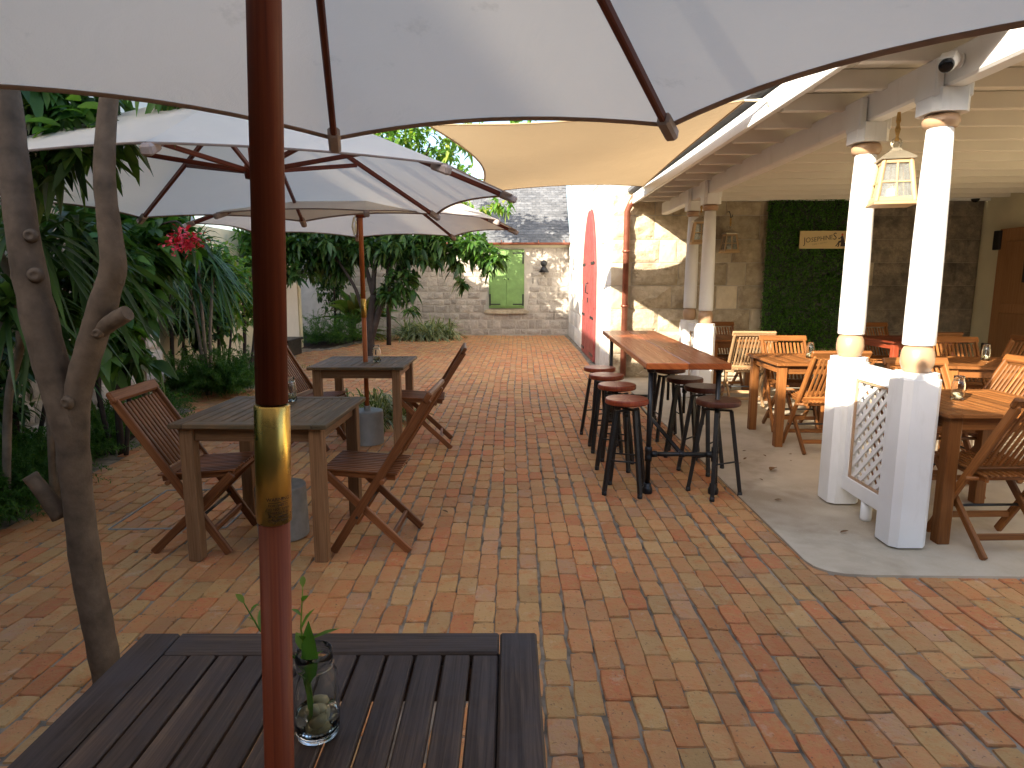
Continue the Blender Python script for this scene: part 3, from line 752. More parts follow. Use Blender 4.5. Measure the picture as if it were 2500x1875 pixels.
# side wall with plank door at the right end of the veranda
sw = thing('side_wall', 'cream rendered side wall at the right end of the veranda', 'wall', (6.7, 0, 0))
box_part('render', 'cream', sw, (0, 1.5, -.1), (.3, 12, 3.6))
sd = thing('veranda_door', 'brown panelled wooden door in the cream side wall under veranda', 'door', (6.69, 8.3, SZ))
box_part('leaf', 'door_wood', sd, (-.06, -.95, .02), (.004, .85, 2.13), .006)
for z0, z1 in ((.25, 1.0), (1.12, 1.95)):
    for y0, y1 in ((-.78, -.09), (.02, .69)): box_part('panel', 'door_wood', sd, (-.078, y0, z0), (-.057, y1, z1), .012)
for z in (.3, 1.85): box_part('hinge', 'iron', sd, (-.09, .80, z), (-.055, .93, z + .26), .006)
nb_ = thing('notice_board', 'small black notice board with faint chalk lines hung on brown door', 'notice', (6.60, 8.42, 1.66))
box_part('board', 'slate_board', nb_, (-.012, -.19, -.24), (.012, .19, .24))
for i, (y0, y1) in enumerate(((-.1, .12), (-.08, .1), (-.14, .15), (-.15, .12), (-.12, .15), (-.15, .1))):
    box_part('chalk_line', 'chalk', nb_, (-.0145, y0, .17 - i * .062), (-.0122, y1, .185 - i * .062 + (.014 if i < 2 else 0)), .0005)

# ---- garden walls on the left, neighbour's building beyond
gw = thing('garden_wall', 'pale coral stone garden wall behind the plants on the left', 'wall', (-4.25, 0, 0))
box_part('core', 'lime_mortar', gw, (-.5, -3.0, -.1), (-.012, 7.66, 2.55))
rubble_wall(gw, 'stone', None, (-.004, 3.6, 0), (0, 1, 0), (1, 0, 0), 4.06, 2.55, (.16, .3), (.18, .42), .014, None, 8, cor)
rubble_wall(gw, 'stone', None, (-.5, 7.668, 0), (1, 0, 0), (0, 1, 0), .5, 2.55, (.16, .3), (.2, .3), .014, None, 9, cor)
cw = thing('cream_wall', 'cream rendered boundary wall running back behind the dracaena', 'wall', (-4.95, 0, 0))
box_part('render', 'cream', cw, (-.25, 7.72, -.1), (0, 13.0, 2.3))
gp = thing('gate_pillar', 'white rendered gate pillar at the back left of courtyard', 'pillar', (-4.86, 13.5, 0))
box_part('shaft', 'white_wall', gp, (-.16, -.45, -.1), (.16, .45, 2.1)); box_part('edge_pier', 'cream', gp, (.02, .452, -.1), (.19, .60, 2.15))
box_part('cap', 'white_wall', gp, (-.2, -.49, 2.102), (.22, .64, 2.18))
tr = thing('planter_trough', 'low black planter trough at the foot of white gate pillar', 'planter', (-4.46, 12.62, 0))
box_part('body', 'iron', tr, (-.14, -.5, 0), (.14, .3, .28)); box_part('rim', 'iron', tr, (-.17, -.53, .281), (.17, .33, .33))
nbld = thing('neighbour_building', 'grey-white concrete building beyond the garden, top left', 'building', (-7.6, 0, 0))
box_part('wall', 'concrete_wall', nbld, (-6, -7.3, -.1), (0, 9.3, 6.2)); box_part('rear_sun_block', 'concrete_wall', nbld, (-6, -18, -.1), (0, -7.32, 7.25)); box_part('rear_sky_block', 'sky_block_dark', nbld, (.02, -5.0, -.1), (13.4, -2.5, 3.6))  # both rear boxes are unseen, added to block sun and skylight
box_part('annex', 'concrete_wall', nbld, (-4, 9.32, -.1), (.5, 14.6, 5.3)); box_part('annex_ledge', 'concrete_wall', nbld, (.503, 9.32, 3.95), (.6, 14.6, 4.12))
box_part('roof_sun_block', 'concrete_wall', nbld, (-5.9, -7.28, 6.203), (-.002, -4.3, 6.95))  # unseen raised strip, added to keep sun off the near parasol
for z in (2.6, 3.8, 5.98): box_part('floor_band', 'concrete_wall', nbld, (.003, -7.3, z), (.09, 9.3, z + .22))
for y in (1.2, 3.4, 5.6):
    wn = box_part('window', 'white_paint', nbld, (.003, y, 2.95), (.06, y + 1.1, 3.7)); box_part('pane', 'pane', wn, (.062, y + .08, 3.02), (.07, y + 1.02, 3.63), .001)
for i, z in enumerate((3.30, 3.05, 2.80, 2.56)):
    o = MB().tube([(-5.6, -1, z + .25), (-5.55, 4, z + .02), (-5.5, 9.5, z - .05)], .006, 6).build('fence_wire', 'iron')
    tag(o, 'thin dark wire stretched above the garden wall, %s of four' % ('topmost', 'second', 'third', 'lowest')[i], 'wire', 'wires above the garden wall')
for y in (-1.0, 9.5):
    tag(MB().tube([(-5.53, y, -.1), (-5.53, y, 3.7)], .03, 8).build('wire_post', 'zinc'), 'thin metal post holding the wires, %s end' % ('near' if y < 0 else 'far'), 'post', 'posts of the wire fence')
# ================================================================== THINGS
# ---- tables
def make_table(name, label, loc, rz, top, leg, h=.74, w_=.80, d_=.80, ns=12, group=None):
    t = thing(name, label, 'table', loc, rz, group); hw, hd = w_ / 2, d_ / 2; bw = .074; zt = h - .0125
    for s_ in (-1, 1): MB().cbox((s_ * (hw - bw / 2), 0, zt), (bw / 2, hd, .0125), None, .004, 1).build('side_rail', top, t)
    for s_ in (-1, 1): MB().cbox((0, s_ * (hd - bw / 2), zt), (hw - bw - .002, bw / 2, .0125), None, .004, 0).build('end_rail', top, t)
    iw = 2 * (hw - bw); sp = iw / ns
    me = MB().cbox((0, 0, 0), ((sp - .0055) / 2, hd - bw - .003, .0075), None, .003, 1).mesh('slat', top)
    for i in range(ns): put('slat', me, t, (-iw / 2 + sp * (i + .5), 0, zt + .0035 + random.uniform(-.001, .001)))
    ins = .035; lw = .068; lx, ly = hw - ins - lw / 2, hd - ins - lw / 2
    for sx in (-1, 1):
        for sy in (-1, 1): MB().cbox((sx * lx, sy * ly, (h - .0255) / 2), (lw / 2, lw / 2, (h - .0255) / 2), None, .004, 2).build('leg', leg, t)
    for s_ in (-1, 1):
        MB().cbox((0, s_ * ly, h - .0255 - .038), (lx - lw / 2, .012, .037), None, .003, 0).build('apron', leg, t)
        MB().cbox((s_ * lx, 0, h - .0255 - .038), (.012, ly - lw / 2, .037), None, .003, 1).build('apron', leg, t)
    return t
GT = 'square slatted teak tables'
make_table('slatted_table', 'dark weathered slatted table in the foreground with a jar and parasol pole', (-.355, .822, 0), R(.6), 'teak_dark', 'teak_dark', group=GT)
make_table('slatted_table', 'greyed teak table nearer of two behind the foreground, concrete base under it', (-1.34, 3.535, 0), R(-1.0), 'teak_grey', 'teak_leg', group=GT)
make_table('slatted_table', 'greyed teak table with orange pole and jar, farther one on brick paving', (-1.34, 5.68, 0), R(.4), 'teak_grey', 'teak_leg', group=GT)
make_table('slatted_table', 'golden teak table beside the near lattice panel, front right with jar', (2.68, 3.76, SZ), R(0), 'teak_gold', 'teak_gold', group=GT)
make_table('slatted_table', 'golden teak table between bar stools and green hedge panel, jar on it', (2.62, 5.86, SZ), R(-1), 'teak_gold', 'teak_gold', group=GT)
make_table('slatted_table', 'teak table nearest the far lattice panel and stone wall', (2.68, 8.05, SZ), R(1), 'teak_gold', 'teak_gold', group=GT)
make_table('slatted_table', 'golden teak table at the back right with jar, behind the front right table', (4.02, 5.62, SZ), R(-12), 'teak_gold', 'teak_gold', group=GT)
make_table('slatted_table', 'shaded dark red table standing against the hedge wall behind near columns', (4.72, 7.9, SZ), R(3), 'stool_wood', 'stool_wood', group=GT)

# ---- folding chairs (facing +Y)
def make_chair(name, label, loc, rz, mat, mat2=None, group='folding slatted chairs'):
    t = thing(name, label, 'chair', loc, rz, group); mat2 = mat2 or mat
    F0, T0 = Vector((0, .205, .004)), Vector((0, -.325, .845)); ax = (T0 - F0).normalized()
    for s_ in (-1, 1): MB().beam(F0 + Vector((s_ * .207, 0, 0)), T0 + Vector((s_ * .207, 0, 0)), .022, .044, up=(1, 0, 0), k=.004).build('back_stile', mat, t) if False else \
        MB().beam(F0 + Vector((s_ * .207, 0, 0)), T0 + Vector((s_ * .207, 0, 0)), .022, .044, k=.004).build('back_stile', mat, t)
    for s_ in (-1, 1): MB().beam((s_ * .180, .235, .435), (s_ * .180, -.205, .004), .022, .042, k=.004).build('leg', mat2, t)
    at = lambda z: F0 + ax * ((z - F0.z) / ax.z)
    nrm = Vector((0, ax.z, -ax.y)).normalized()
    cr = MB().beam(T0 + Vector((-.235, 0, .012)), T0 + Vector((.235, 0, .012)), .030, .062, up=ax, k=.010).build('crest_rail', mat, t)
    lo = at(.455); MB().beam(lo + Vector((-.195, 0, 0)), lo + Vector((.195, 0, 0)), .022, .040, up=ax, k=.004).build('lower_back_rail', mat, t)
    p0, p1 = at(.478), at(.815); nsl = 11
    me = MB().beam(p0, p1, .020, .011, up=nrm, k=.003).mesh('back_slat', mat)
    for i in range(nsl): put('back_slat', me, t, (-.180 + .36 * i / (nsl - 1), 0, 0))
    for s_ in (-1, 1): MB().beam((s_ * .157, -.135, .412), (s_ * .157, .24, .436), .02, .034, k=.003).build('seat_rail', mat2, t)
    me = MB().beam((0, -.15, .4345), (0, .255, .4585), .020, .012, k=.003).mesh('seat_slat', mat)
    for i in range(12): put('seat_slat', me, t, (-.176 + .352 * i / 11, 0, 0))
    MB().tube([(-.19, .228, .425), (.19, .228, .425)], .011, 10).build('front_dowel', mat2, t)
    d = at(.405); MB().tube([d + Vector((-.235, -.03, 0)), d + Vector((.235, -.03, 0))], .0125, 10).build('seat_dowel', mat2, t)
    q = at(.13); MB().beam(q + Vector((-.195, 0, 0)), q + Vector((.195, 0, 0)), .02, .034, k=.003).build('front_stretcher', mat2, t)
    MB().beam((-.168, -.115, .092), (.168, -.115, .092), .02, .034, k=.003).build('rear_stretcher', mat2, t)
    q = at(.205); MB().tube([q + Vector((-.222, -.012, 0)), q + Vector((.222, -.012, 0))], .008, 8).build('pivot_rod', 'iron', t)
    return t
ch_a = make_chair('folding_chair', 'reddish folding chair left of the nearer courtyard table, facing it', (-1.755, 3.47, 0), R(-90 + 3), 'teak_chair')
dup(ch_a, (-.775, 3.49, 0), R(90 - 2), 'reddish folding chair right of the nearer courtyard table, its back to the path')
dup(ch_a, (-1.80, 5.60, 0), R(-90 - 6), 'reddish folding chair left of farther courtyard table, half hidden by brass-banded pole')
dup(ch_a, (-.79, 5.64, 0), R(90 + 5), 'reddish folding chair right of the farther courtyard table')
ch_b = make_chair('folding_chair', 'golden folding chair in front right corner, back to the viewer', (2.60, 3.40, SZ), R(2), 'teak_gold')
dup(ch_b, (2.88, 4.34, SZ), R(180), 'golden folding chair behind front right table, seen between the two near columns')
dup(ch_b, (3.40, 4.66, SZ), R(94), 'golden folding chair at right edge of frame turned toward the front right table')
dup(ch_b, (2.58, 5.45, SZ), R(-1), 'golden folding chair with its back to the near lattice pedestal, at the middle table')
dup(ch_b, (2.67, 6.24, SZ), R(176), 'sunlit folding chair facing us on the far side of middle veranda table')
dup(ch_b, (2.70, 8.42, SZ), R(182), 'folding chair with its back to the stone wall beside the far columns')
dup(ch_b, (4.26, 6.12, SZ), R(170), 'folding chair facing us behind the back right table')
dup(ch_b, (4.86, 6.35, SZ), R(112), 'shaded folding chair tilted sideways in front of the brown door')
dup(ch_b, (4.66, 8.30, SZ), R(178), 'dark shaded folding chair against the stone right of hedge panel')
make_chair('folding_chair', 'pale worn folding chair with its back to us at the farthest veranda table', (2.64, 7.46, SZ), R(-5), 'teak_worn')
dup(ch_b, (4.55, 7.32, SZ), R(4), 'dark shaded folding chair in front of the red table, seen between near columns')

# ---- bar table on black pipe legs
bar = thing('bar_table', 'long polished red-brown bar table on black iron pipe legs', 'bar table', (1.16, 5.58, 0), R(-1.6))
BL, BW, BH = 1.395, .275, .915
for s_ in (-1, 1): MB().cbox((s_ * (BW / 2 + .0008), 0, BH - .021), (BW / 2, BL, .021), None, .005, 1).build('top_plank', 'bar_wood', bar)
lx, ly = .225, 1.14
def pipe(m, a, b, r=.0175): return m.tube([a, b], r, 14)
for sx in (-1, 1):
    for sy in (-1, 1):
        x, y = sx * lx, sy * (1.29 if sy < 0 else .97)
        l = pipe(MB(), (x, y, .05), (x, y, BH - .048)).build('leg', 'black_pipe', bar)
        MB().lathe([(.034, .002), (.036, .008), (.036, .034), (.030, .046), (.026, .05), (.026, .072), (.0178, .074)], (x, y, 0), 18).build('foot_flange', 'black_pipe', l)
        MB().lathe([(.0178, .228), (.025, .23), (.025, .262), (.0225, .266), (.0225, .292), (.025, .296), (.025, .328), (.0178, .33)], (x, y, 0), 16).build('tee_fitting', 'black_pipe', l)
        MB().lathe([(.02, BH - .075), (.026, BH - .07), (.026, BH - .052), (.05, BH - .050), (.05, BH - .0425)], (x, y, 0), 18).build('top_flange', 'black_pipe', l)
for y in (-1.29, .97):
    c = pipe(MB(), (-lx + .02, y, .278), (lx - .02, y, .278), .0155).build('cross_pipe', 'black_pipe', bar)
    for x in (-lx + .04, 0, lx - .04): MB().lathe([(.0157, -.02), (.0225, -.018), (.0225, .018), (.0157, .02)], (x, y, .278), 14, Rm=Matrix.Rotation(R(90), 3, 'Y')).build('collar', 'black_pipe', c)
pipe(MB(), (0, -1.27, .278), (0, .95, .278), .0155).build('long_pipe', 'black_pipe', bar)

# ---- bar stools
def make_stool(label, loc, rz, seat='stool_wood'):
    t = thing('bar_stool', label, 'stool', loc, rz, 'round wooden bar stools'); SH = .66
    MB().lathe([(.0, SH - .036), (.134, SH - .036), (.142, SH - .036), (.1465, SH - .031), (.147, SH - .028), (.147, SH - .008), (.1465, SH - .006), (.142, SH - .0008), (.140, SH), (.132, SH), (.06, SH), (0, SH)], (0, 0, 0), 32).build('seat', seat, t)
    MB().lathe([(.0, SH - .046), (.10, SH - .046), (.10, SH - .037), (0, SH - .037)], (0, 0, 0), 24).build('seat_plate', 'iron', t)
    MB().tube([(0, 0, SH - .30), (0, 0, SH - .047)], .0125, 12).build('screw', 'iron', t)
    m = MB(); m.cbox((0, 0, SH - .085), (.095, .0135, .006), None, .002); m.build('cross_bar', 'iron', t); MB().cbox((0, 0, SH - .0725), (.0135, .095, .006), None, .002).build('cross_bar', 'iron', t)
    MB().lathe([(.0127, SH - .13), (.02, SH - .128), (.02, SH - .093), (.0127, SH - .091)], (0, 0, 0), 14).build('nut', 'iron', t)
    for k in range(4):
        a = k * math.pi / 2; c, s_ = math.cos(a), math.sin(a); top = Vector((c * .088, s_ * .088, SH - .076)); bot = Vector((c * .172, s_ * .172, .012))
        l = MB().beam(bot, top, .026, .026, up=(c, s_, 0), k=.002).build('leg', 'iron', t)
        MB().lathe([(.0165, .0), (.0175, .004), (.0165, .03)], (bot.x + c * -.002, bot.y + s_ * -.002, 0), 10).build('foot_cap', 'iron', l)
    for k, z in ((0, .24), (2, .24)):
        a = R(k * 90); f = .172 - .084 * z / SH * 1.1; p = Vector((math.cos(a) * f, math.sin(a) * f, z)); b = R(k * 90 + 90); q = Vector((math.cos(b) * f, math.sin(b) * f, z))
        MB().tube([p, q], .006, 8).build('foot_rail', 'iron', t)
    return t
st0 = make_stool('round red wooden bar stool nearest the viewer on the courtyard side of bar', (.748, 4.33, 0), R(28))
ordi = ('nearest', 'second', 'third', 'farthest')
for i, (x, y) in enumerate(((.772, 4.93), (.765, 5.45), (.765, 5.92))):
    dup(st0, (x, y, 0), R(28 + 17 * i), 'round red wooden bar stool on the courtyard side of bar, %s from the front' % ordi[i + 1])
st1 = None
for i, (x, y) in enumerate(((1.355, 4.29), (1.42, 4.85), (1.385, 5.28), (1.39, 5.87))):
    lb = 'dark topped bar stool on the veranda side of bar, %s' % ('nearest the viewer', 'second from the front', 'third from the front', 'farthest')[i]
    if st1 is None: st1 = make_stool(lb, (x, y, 0), R(70), 'stool_dark')
    else: dup(st1, (x, y, 0), R(70 + 23 * i), lb)

# ---- jars
def make_jar(label, loc, n_peb=5, sprig=False, lemon=False, seed=0):
    t = thing('glass_jar', label, 'jar', loc, seed * 1.3); t.scale = (.84, .84, 1.06); rr = random.Random(seed)
    out = [(.030, 0), (.038, .002), (.041, .010), (.042, .03), (.042, .085), (.040, .098), (.034, .107), (.0335, .111), (.036, .113), (.0335, .116), (.033, .122), (.0345, .124), (.033, .127), (.0335, .133), (.0325, .135)]
    inn = [(.0305, .134), (.0305, .108), (.037, .097), (.039, .085), (.039, .03), (.037, .008), (.029, .006)]
    MB().lathe(out + inn + [(0.0005, .0055), (.0005, .0)], (0, 0, 0), 28, True).build('glass', 'glass', t)
    wz = .040
    MB().lathe([(0.0004, .0085), (.030, .0085), (.0362, .012), (.0384, .03), (.0384, wz), (.0004, wz)], (0, 0, 0), 24).build('water', 'water', t)
    for i in range(n_peb):
        a = rr.uniform(0, 6.28); r_ = rr.uniform(.006, .019); s_ = rr.uniform(.012, .0165); m = MB()
        m.lathe([(.0003, -s_ * .6), (s_ * .7, -s_ * .45), (s_ * 1.15, 0), (s_ * .8, s_ * .5), (.0003, s_ * .6)], (r_ * math.cos(a), r_ * math.sin(a), .018 + .012 * (i // 3) + rr.uniform(0, .003)), 12, True, Matrix.Rotation(rr.uniform(-.5, .5), 3, 'X') @ Matrix.Rotation(rr.uniform(0, 3), 3, 'Z'))
        m.build('pebble', 'wax' if lemon and i % 2 else 'pebble', t)
    if sprig:
        for k, (dx, dy, hh, nl) in enumerate(((-.012, -.006, .235, 7), (-.115, -.018, .215, 7))):
            pts = [Vector((-.004, 0, .02)), Vector((-.012 + dx * .15, dy * .2, .12)), Vector((-.012 + dx * .7, dy * .6, .17)), Vector((dx, dy, hh))]
            sg = MB().tube(pts, [.002, .002, .0017, .001], 8).build('stem', 'leaf_bright', t)
            P = []; D = []; L = []
            for i in range(nl):
                f = .30 + .7 * i / (nl - 1); j = min(2, int(f * 3)); q = pts[j].lerp(pts[j + 1], f * 3 - j); a = i * 2.4 + k
                P.append(q); D.append((math.cos(a) * .7, math.sin(a) * .7, .75)); L.append(.045 if f < .75 else .026)
            put('leaf', leaf_mesh('leaf', P, D, np.array(L), np.array(L) * .42, 'leaf_bright', 5, .25, .3), t)
        put('leaf', leaf_mesh('leaf', [(-.012, -.012, .085), (-.01, -.02, .03), (.0, -.02, .16)], [(.12, -.1, 1), (.05, -.1, 1), (.9, .0, .35)], np.array([.11, .09, .06]), np.array([.048, .042, .016]), 'leaf_mid', 5, .05, .2), t)
    return t
make_jar('glass jar of pebbles and green cuttings on the dark foreground table', (-.315, .925, .740), 9, True, seed=0)
make_jar('glass jar with pebbles beside the brass-banded pole on nearer courtyard table', (-1.345, 3.78, .740), 5, seed=2)
make_jar('glass jar beside the orange pole on the farther courtyard table', (-1.235, 5.66, .740), 4, seed=3)
make_jar('glass jar with pale shells on the front right veranda table', (2.60, 3.78, .752), 6, lemon=True, seed=4)
make_jar('glass jar on the middle veranda table below the hedge panel', (2.66, 5.86, .752), 5, lemon=True, seed=5)
make_jar('glass jar on the back right veranda table before the brown door', (4.13, 5.70, .752), 5, lemon=True, seed=6)

# ---- parasols
def text_mesh(body, size):
    cu = bpy.data.curves.new('lettering', 'FONT'); cu.body = body; cu.size = size; cu.align_x = 'CENTER'; cu.resolution_u = 2
    ob = bpy.data.objects.new('tmp_text', cu); COL.objects.link(ob); bpy.context.view_layer.update()
    me = bpy.data.meshes.new_from_object(ob.evaluated_get(bpy.context.evaluated_depsgraph_get())); bpy.data.objects.remove(ob); return me
def make_umbrella(label, loc, tilt, a0, canvas, text=False, base_mat='cement', RR=1.38, ZR=1.90, ZP=2.47, wd='mahogany'):
    t = thing('parasol', label, 'parasol', loc, 0, 'white market parasols'); pr = .0205
    tl = math.tan(tilt[1]); X = lambda z: z * tl; RT = Matrix.Rotation(tilt[1], 3, 'Y'); xo = X(ZP)
    MB().tube([(X(.18), 0, .18), (X(1.13), 0, 1.13)], pr, 24).build('lower_pole', wd, t); MB().tube([(X(1.291), 0, 1.291), (xo, 0, ZP - .02)], pr, 24).build('upper_pole', wd, t)
    br = MB().lathe([(pr, 1.128), (.0228, 1.130), (.0228, 1.288), (pr, 1.290)], (0, 0, 0), 32, True, RT).build('brass_sleeve', 'brass', t)
    if text:
        ang = math.atan2(-loc[1], -loc[0]) + R(12); rr_ = .0231
        for i, (s_, sz) in enumerate((('WARNING', .0066), ('FOR  SAFETY', .0047), ('DO NOT OPEN', .0047), ('UMBRELLA IN', .0047), ('ANY  WINDY', .0047), ('CONDITIONS', .0047))):
            me = text_mesh(s_, sz); zc = 1.1635 - (0 if i == 0 else .0075 + .0052 * (i - 1))
            for v in me.vertices: q = ang + v.co.x / rr_; z = zc + v.co.y; v.co = RT @ Vector((rr_ * math.cos(q), rr_ * math.sin(q), z))
            me.materials.clear(); me.materials.append(M['ink']); put('lettering', me, br)
        m = MB(); k = 12
        for i in range(k + 1):
            q = ang + (-.013 + .026 * i / k) / rr_
            for z in (1.1610, 1.1616): m.v.append(tuple(RT @ Vector((rr_ * math.cos(q), rr_ * math.sin(q), z))))
        for i in range(k): m.face((2 * i, 2 * i + 2, 2 * i + 3, 2 * i + 1), [(0, 0)] * 4)
        m.build('underline', 'ink', br)
    MB().lathe([(.0, .0), (.13, .0), (.137, .0), (.14, .004), (.14, .012), (.14, .28), (.14, .29), (.137, .2985), (.13, .30), (.05, .30), (.031, .30), (.03, .302), (.03, .335), (.029, .341), (.024, .342)], (0, 0, 0), 32).build('base', base_mat, t)
    MB().lathe([(pr, ZP - .10), (.05, ZP - .095), (.055, ZP - .06), (.05, ZP - .03), (pr, ZP - .025)], (xo, 0, 0), 20).build('crown_hub', 'rib_wood', t)
    zs = 2.02; MB().lathe([(pr + .001, zs - .045), (.045, zs - .04), (.05, zs), (.045, zs + .03), (pr + .001, zs + .035)], (X(zs), 0, 0), 20).build('runner_hub', 'rib_wood', t)
    MB().lathe([(.0, ZP + .13), (.012, ZP + .125), (.027, ZP + .10), (.030, ZP + .08), (.022, ZP + .055), (.014, ZP + .045), (.02, ZP + .03), (.035, ZP + .012), (.02, ZP - .018)][::-1], (xo, 0, 0), 18).build('finial', 'rib_wood', t)
    ang = [a0 + k * math.pi / 4 for k in range(8)]
    def rib(k, s_): a = ang[k % 8]; return Vector((xo + math.cos(a) * RR * s_, math.sin(a) * RR * s_, ZP + (ZR - ZP) * s_ - .018 * math.sin(math.pi * s_) * 0))
    for k in range(8):
        a = ang[k]; up = Vector((math.cos(a) * .4, math.sin(a) * .4, 1))
        p, q = rib(k, .035), rib(k, .985); off = Vector((0, 0, -.024))
        rb_ = MB().beam(p + off, q + off, .019, .027, k=.004).build('rib', 'rib_wood', t)
        sm = rib(k, .50) + Vector((0, 0, -.042)); MB().beam(Vector((X(zs) + math.cos(a) * .042, math.sin(a) * .042, zs)), sm, .016, .024, k=.003).build('strut', 'rib_wood', rb_)
        e = rib(k, .945) + Vector((0, 0, -.024)); e2 = rib(k, 1.012) + Vector((0, 0, -.022)); MB().beam(e, e2, .038, .038, k=.008).build('rib_pocket', 'grey_fabric', rb_)
    def panel(k, s_, tt):
        sc = s_ * (1 - .045 * 4 * tt * (1 - tt) * s_)
        return rib(k, sc).lerp(rib(k + 1, sc), tt) + Vector((0, 0, -.012 * math.sin(math.pi * tt) * math.sin(math.pi * min(1, s_)) ))
    V = []; Q = []; NS, NTT = 12, 10
    for k in range(8):
        b0 = len(V)
        for i in range(NS + 1):
            for j in range(NTT + 1): V.append(tuple(panel(k, .02 + .98 * i / NS, j / NTT)))
        for i in range(NS):
            for j in range(NTT): a = b0 + i * (NTT + 1) + j; Q.append((a, a + NTT + 1, a + NTT + 2, a + 1))
    cn = put('canopy', fast_mesh('canopy', V, Q, canvas, None, True), t)
    V = []; Q = []
    for k in range(8):
        b0 = len(V)
        for j in range(NTT + 1):
            tt = j / NTT
            for s_, dz in ((1.001, .003), (1.001, -.006), (.988, -.004)): V.append(tuple(panel(k, s_, tt) + Vector((0, 0, dz))))
        for j in range(NTT):
            a = b0 + 3 * j; Q += [(a, a + 1, a + 4, a + 3), (a + 1, a + 2, a + 5, a + 4)]
    put('hem', fast_mesh('hem', V, Q, 'grey_fabric', None, True), cn)
    return t
make_umbrella('white parasol overhead in the foreground with brass-banded mahogany pole', (-.372, .835, 0), (0, R(2.2)), R(58), 'canvas_stained', True)
u2 = make_umbrella('white parasol over the nearer courtyard table, pole hidden behind the foreground pole', (-1.34, 3.54, 0), (0, 0), R(8), 'canvas', ZP=2.46, ZR=1.885)
u2.rotation_euler.y = -R(1.4)
u3 = make_umbrella('white parasol with orange pole over the farther courtyard table', (-1.34, 5.68, 0), (0, 0), R(15), 'canvas_stained', base_mat='zinc', wd='pole_orange')
m = MB(); hk = [(.03 + .012 * math.sin(i * .9), -.028 - .01 * math.cos(i * .9), 2.0 - .012 * i - (.03 if i % 2 else 0)) for i in range(9)]
m.tube([(-.03, -.03, 2.0), (-.06, -.03, 1.93), (-.055, -.03, 1.86), (-.035, -.03, 1.84), (-.03, -.03, 1.92), (-.05, -.035, 1.98), (-.065, -.035, 1.9), (-.05, -.035, 1.82), (-.03, -.03, 1.95)], .006, 6).build('pull_cord', 'cord_white', u3)

# ---- shade sail with hook and tie
sail = thing('shade_sail', 'tan knitted shade sail tied to the veranda edge', 'shade sail', (0, 0, 0))
A, B, Cc, D = Vector((-.62, 4.75, 2.52)), Vector((1.53, 4.60, 2.64)), Vector((1.612, 8.55, 2.63)), Vector((-.52, 8.40, 2.52))
NN = 28; V = []; Q = []; UV = []
for i in range(NN + 1):
    for j in range(NN + 1):
        u, v = i / NN, j / NN
        # concave edges
        ue = .11 * math.sin(math.pi * v); ve = .12 * math.sin(math.pi * u)
        uu = ue + (1 - ue - .01 * math.sin(math.pi * v)) * u; vv = .05 * math.sin(math.pi * u) + (1 - .05 * math.sin(math.pi * u) - ve) * v
        p = A.lerp(B, uu).lerp(D.lerp(Cc, uu), vv)
        p.z -= .10 * math.sin(math.pi * u) * math.sin(math.pi * v) ** .8 + .006 * math.sin(11 * v + 6 * u) * math.sin(math.pi * u)
        V.append(tuple(p)); UV.append((uu * 2.0, vv * 4.0))
for i in range(NN):
    for j in range(NN): a = i * (NN + 1) + j; Q.append((a, a + NN + 1, a + NN + 2, a + 1))
cl = put('cloth', fast_mesh('cloth', V, Q, 'sail', UV, True), sail)
ed = [V[j] for j in range(NN + 1)]
for nm, idx in (('edge_rope', [j for j in range(NN + 1)]), ('edge_rope', [NN * (NN + 1) + j for j in range(NN + 1)]), ('edge_rope', [i * (NN + 1) for i in range(NN + 1)]), ('edge_rope', [i * (NN + 1) + NN for i in range(NN + 1)])):
    MB().tube([V[q] for q in idx], .007, 6).build(nm, 'sail', cl)
MB().tube([B, (1.57, 4.52, 2.62), (1.618, 4.42, 2.60)], .008, 8).build('tie_cord', 'cord_white', sail)
MB().tube([Cc, (1.625, 8.7, 2.60)], .006, 8).build('tie_cord', 'cord_white', sail)
MB().tube([A, (-1.9, 4.2, 2.80), (-4.3, 3.2, 3.3)], .006, 8).build('tie_cord', 'cord_white', sail)
MB().tube([D, (-2.2, 9.2, 2.75), (-4.95, 10.4, 3.2)], .006, 8).build('tie_cord', 'cord_white', sail)
MB().tube([(1.66, 4.42, 2.62), (1.628, 4.42, 2.62), (1.618, 4.42, 2.60), (1.618, 4.42, 2.565), (1.632, 4.42, 2.55)], .006, 8).build('hook', 'tin', sail)

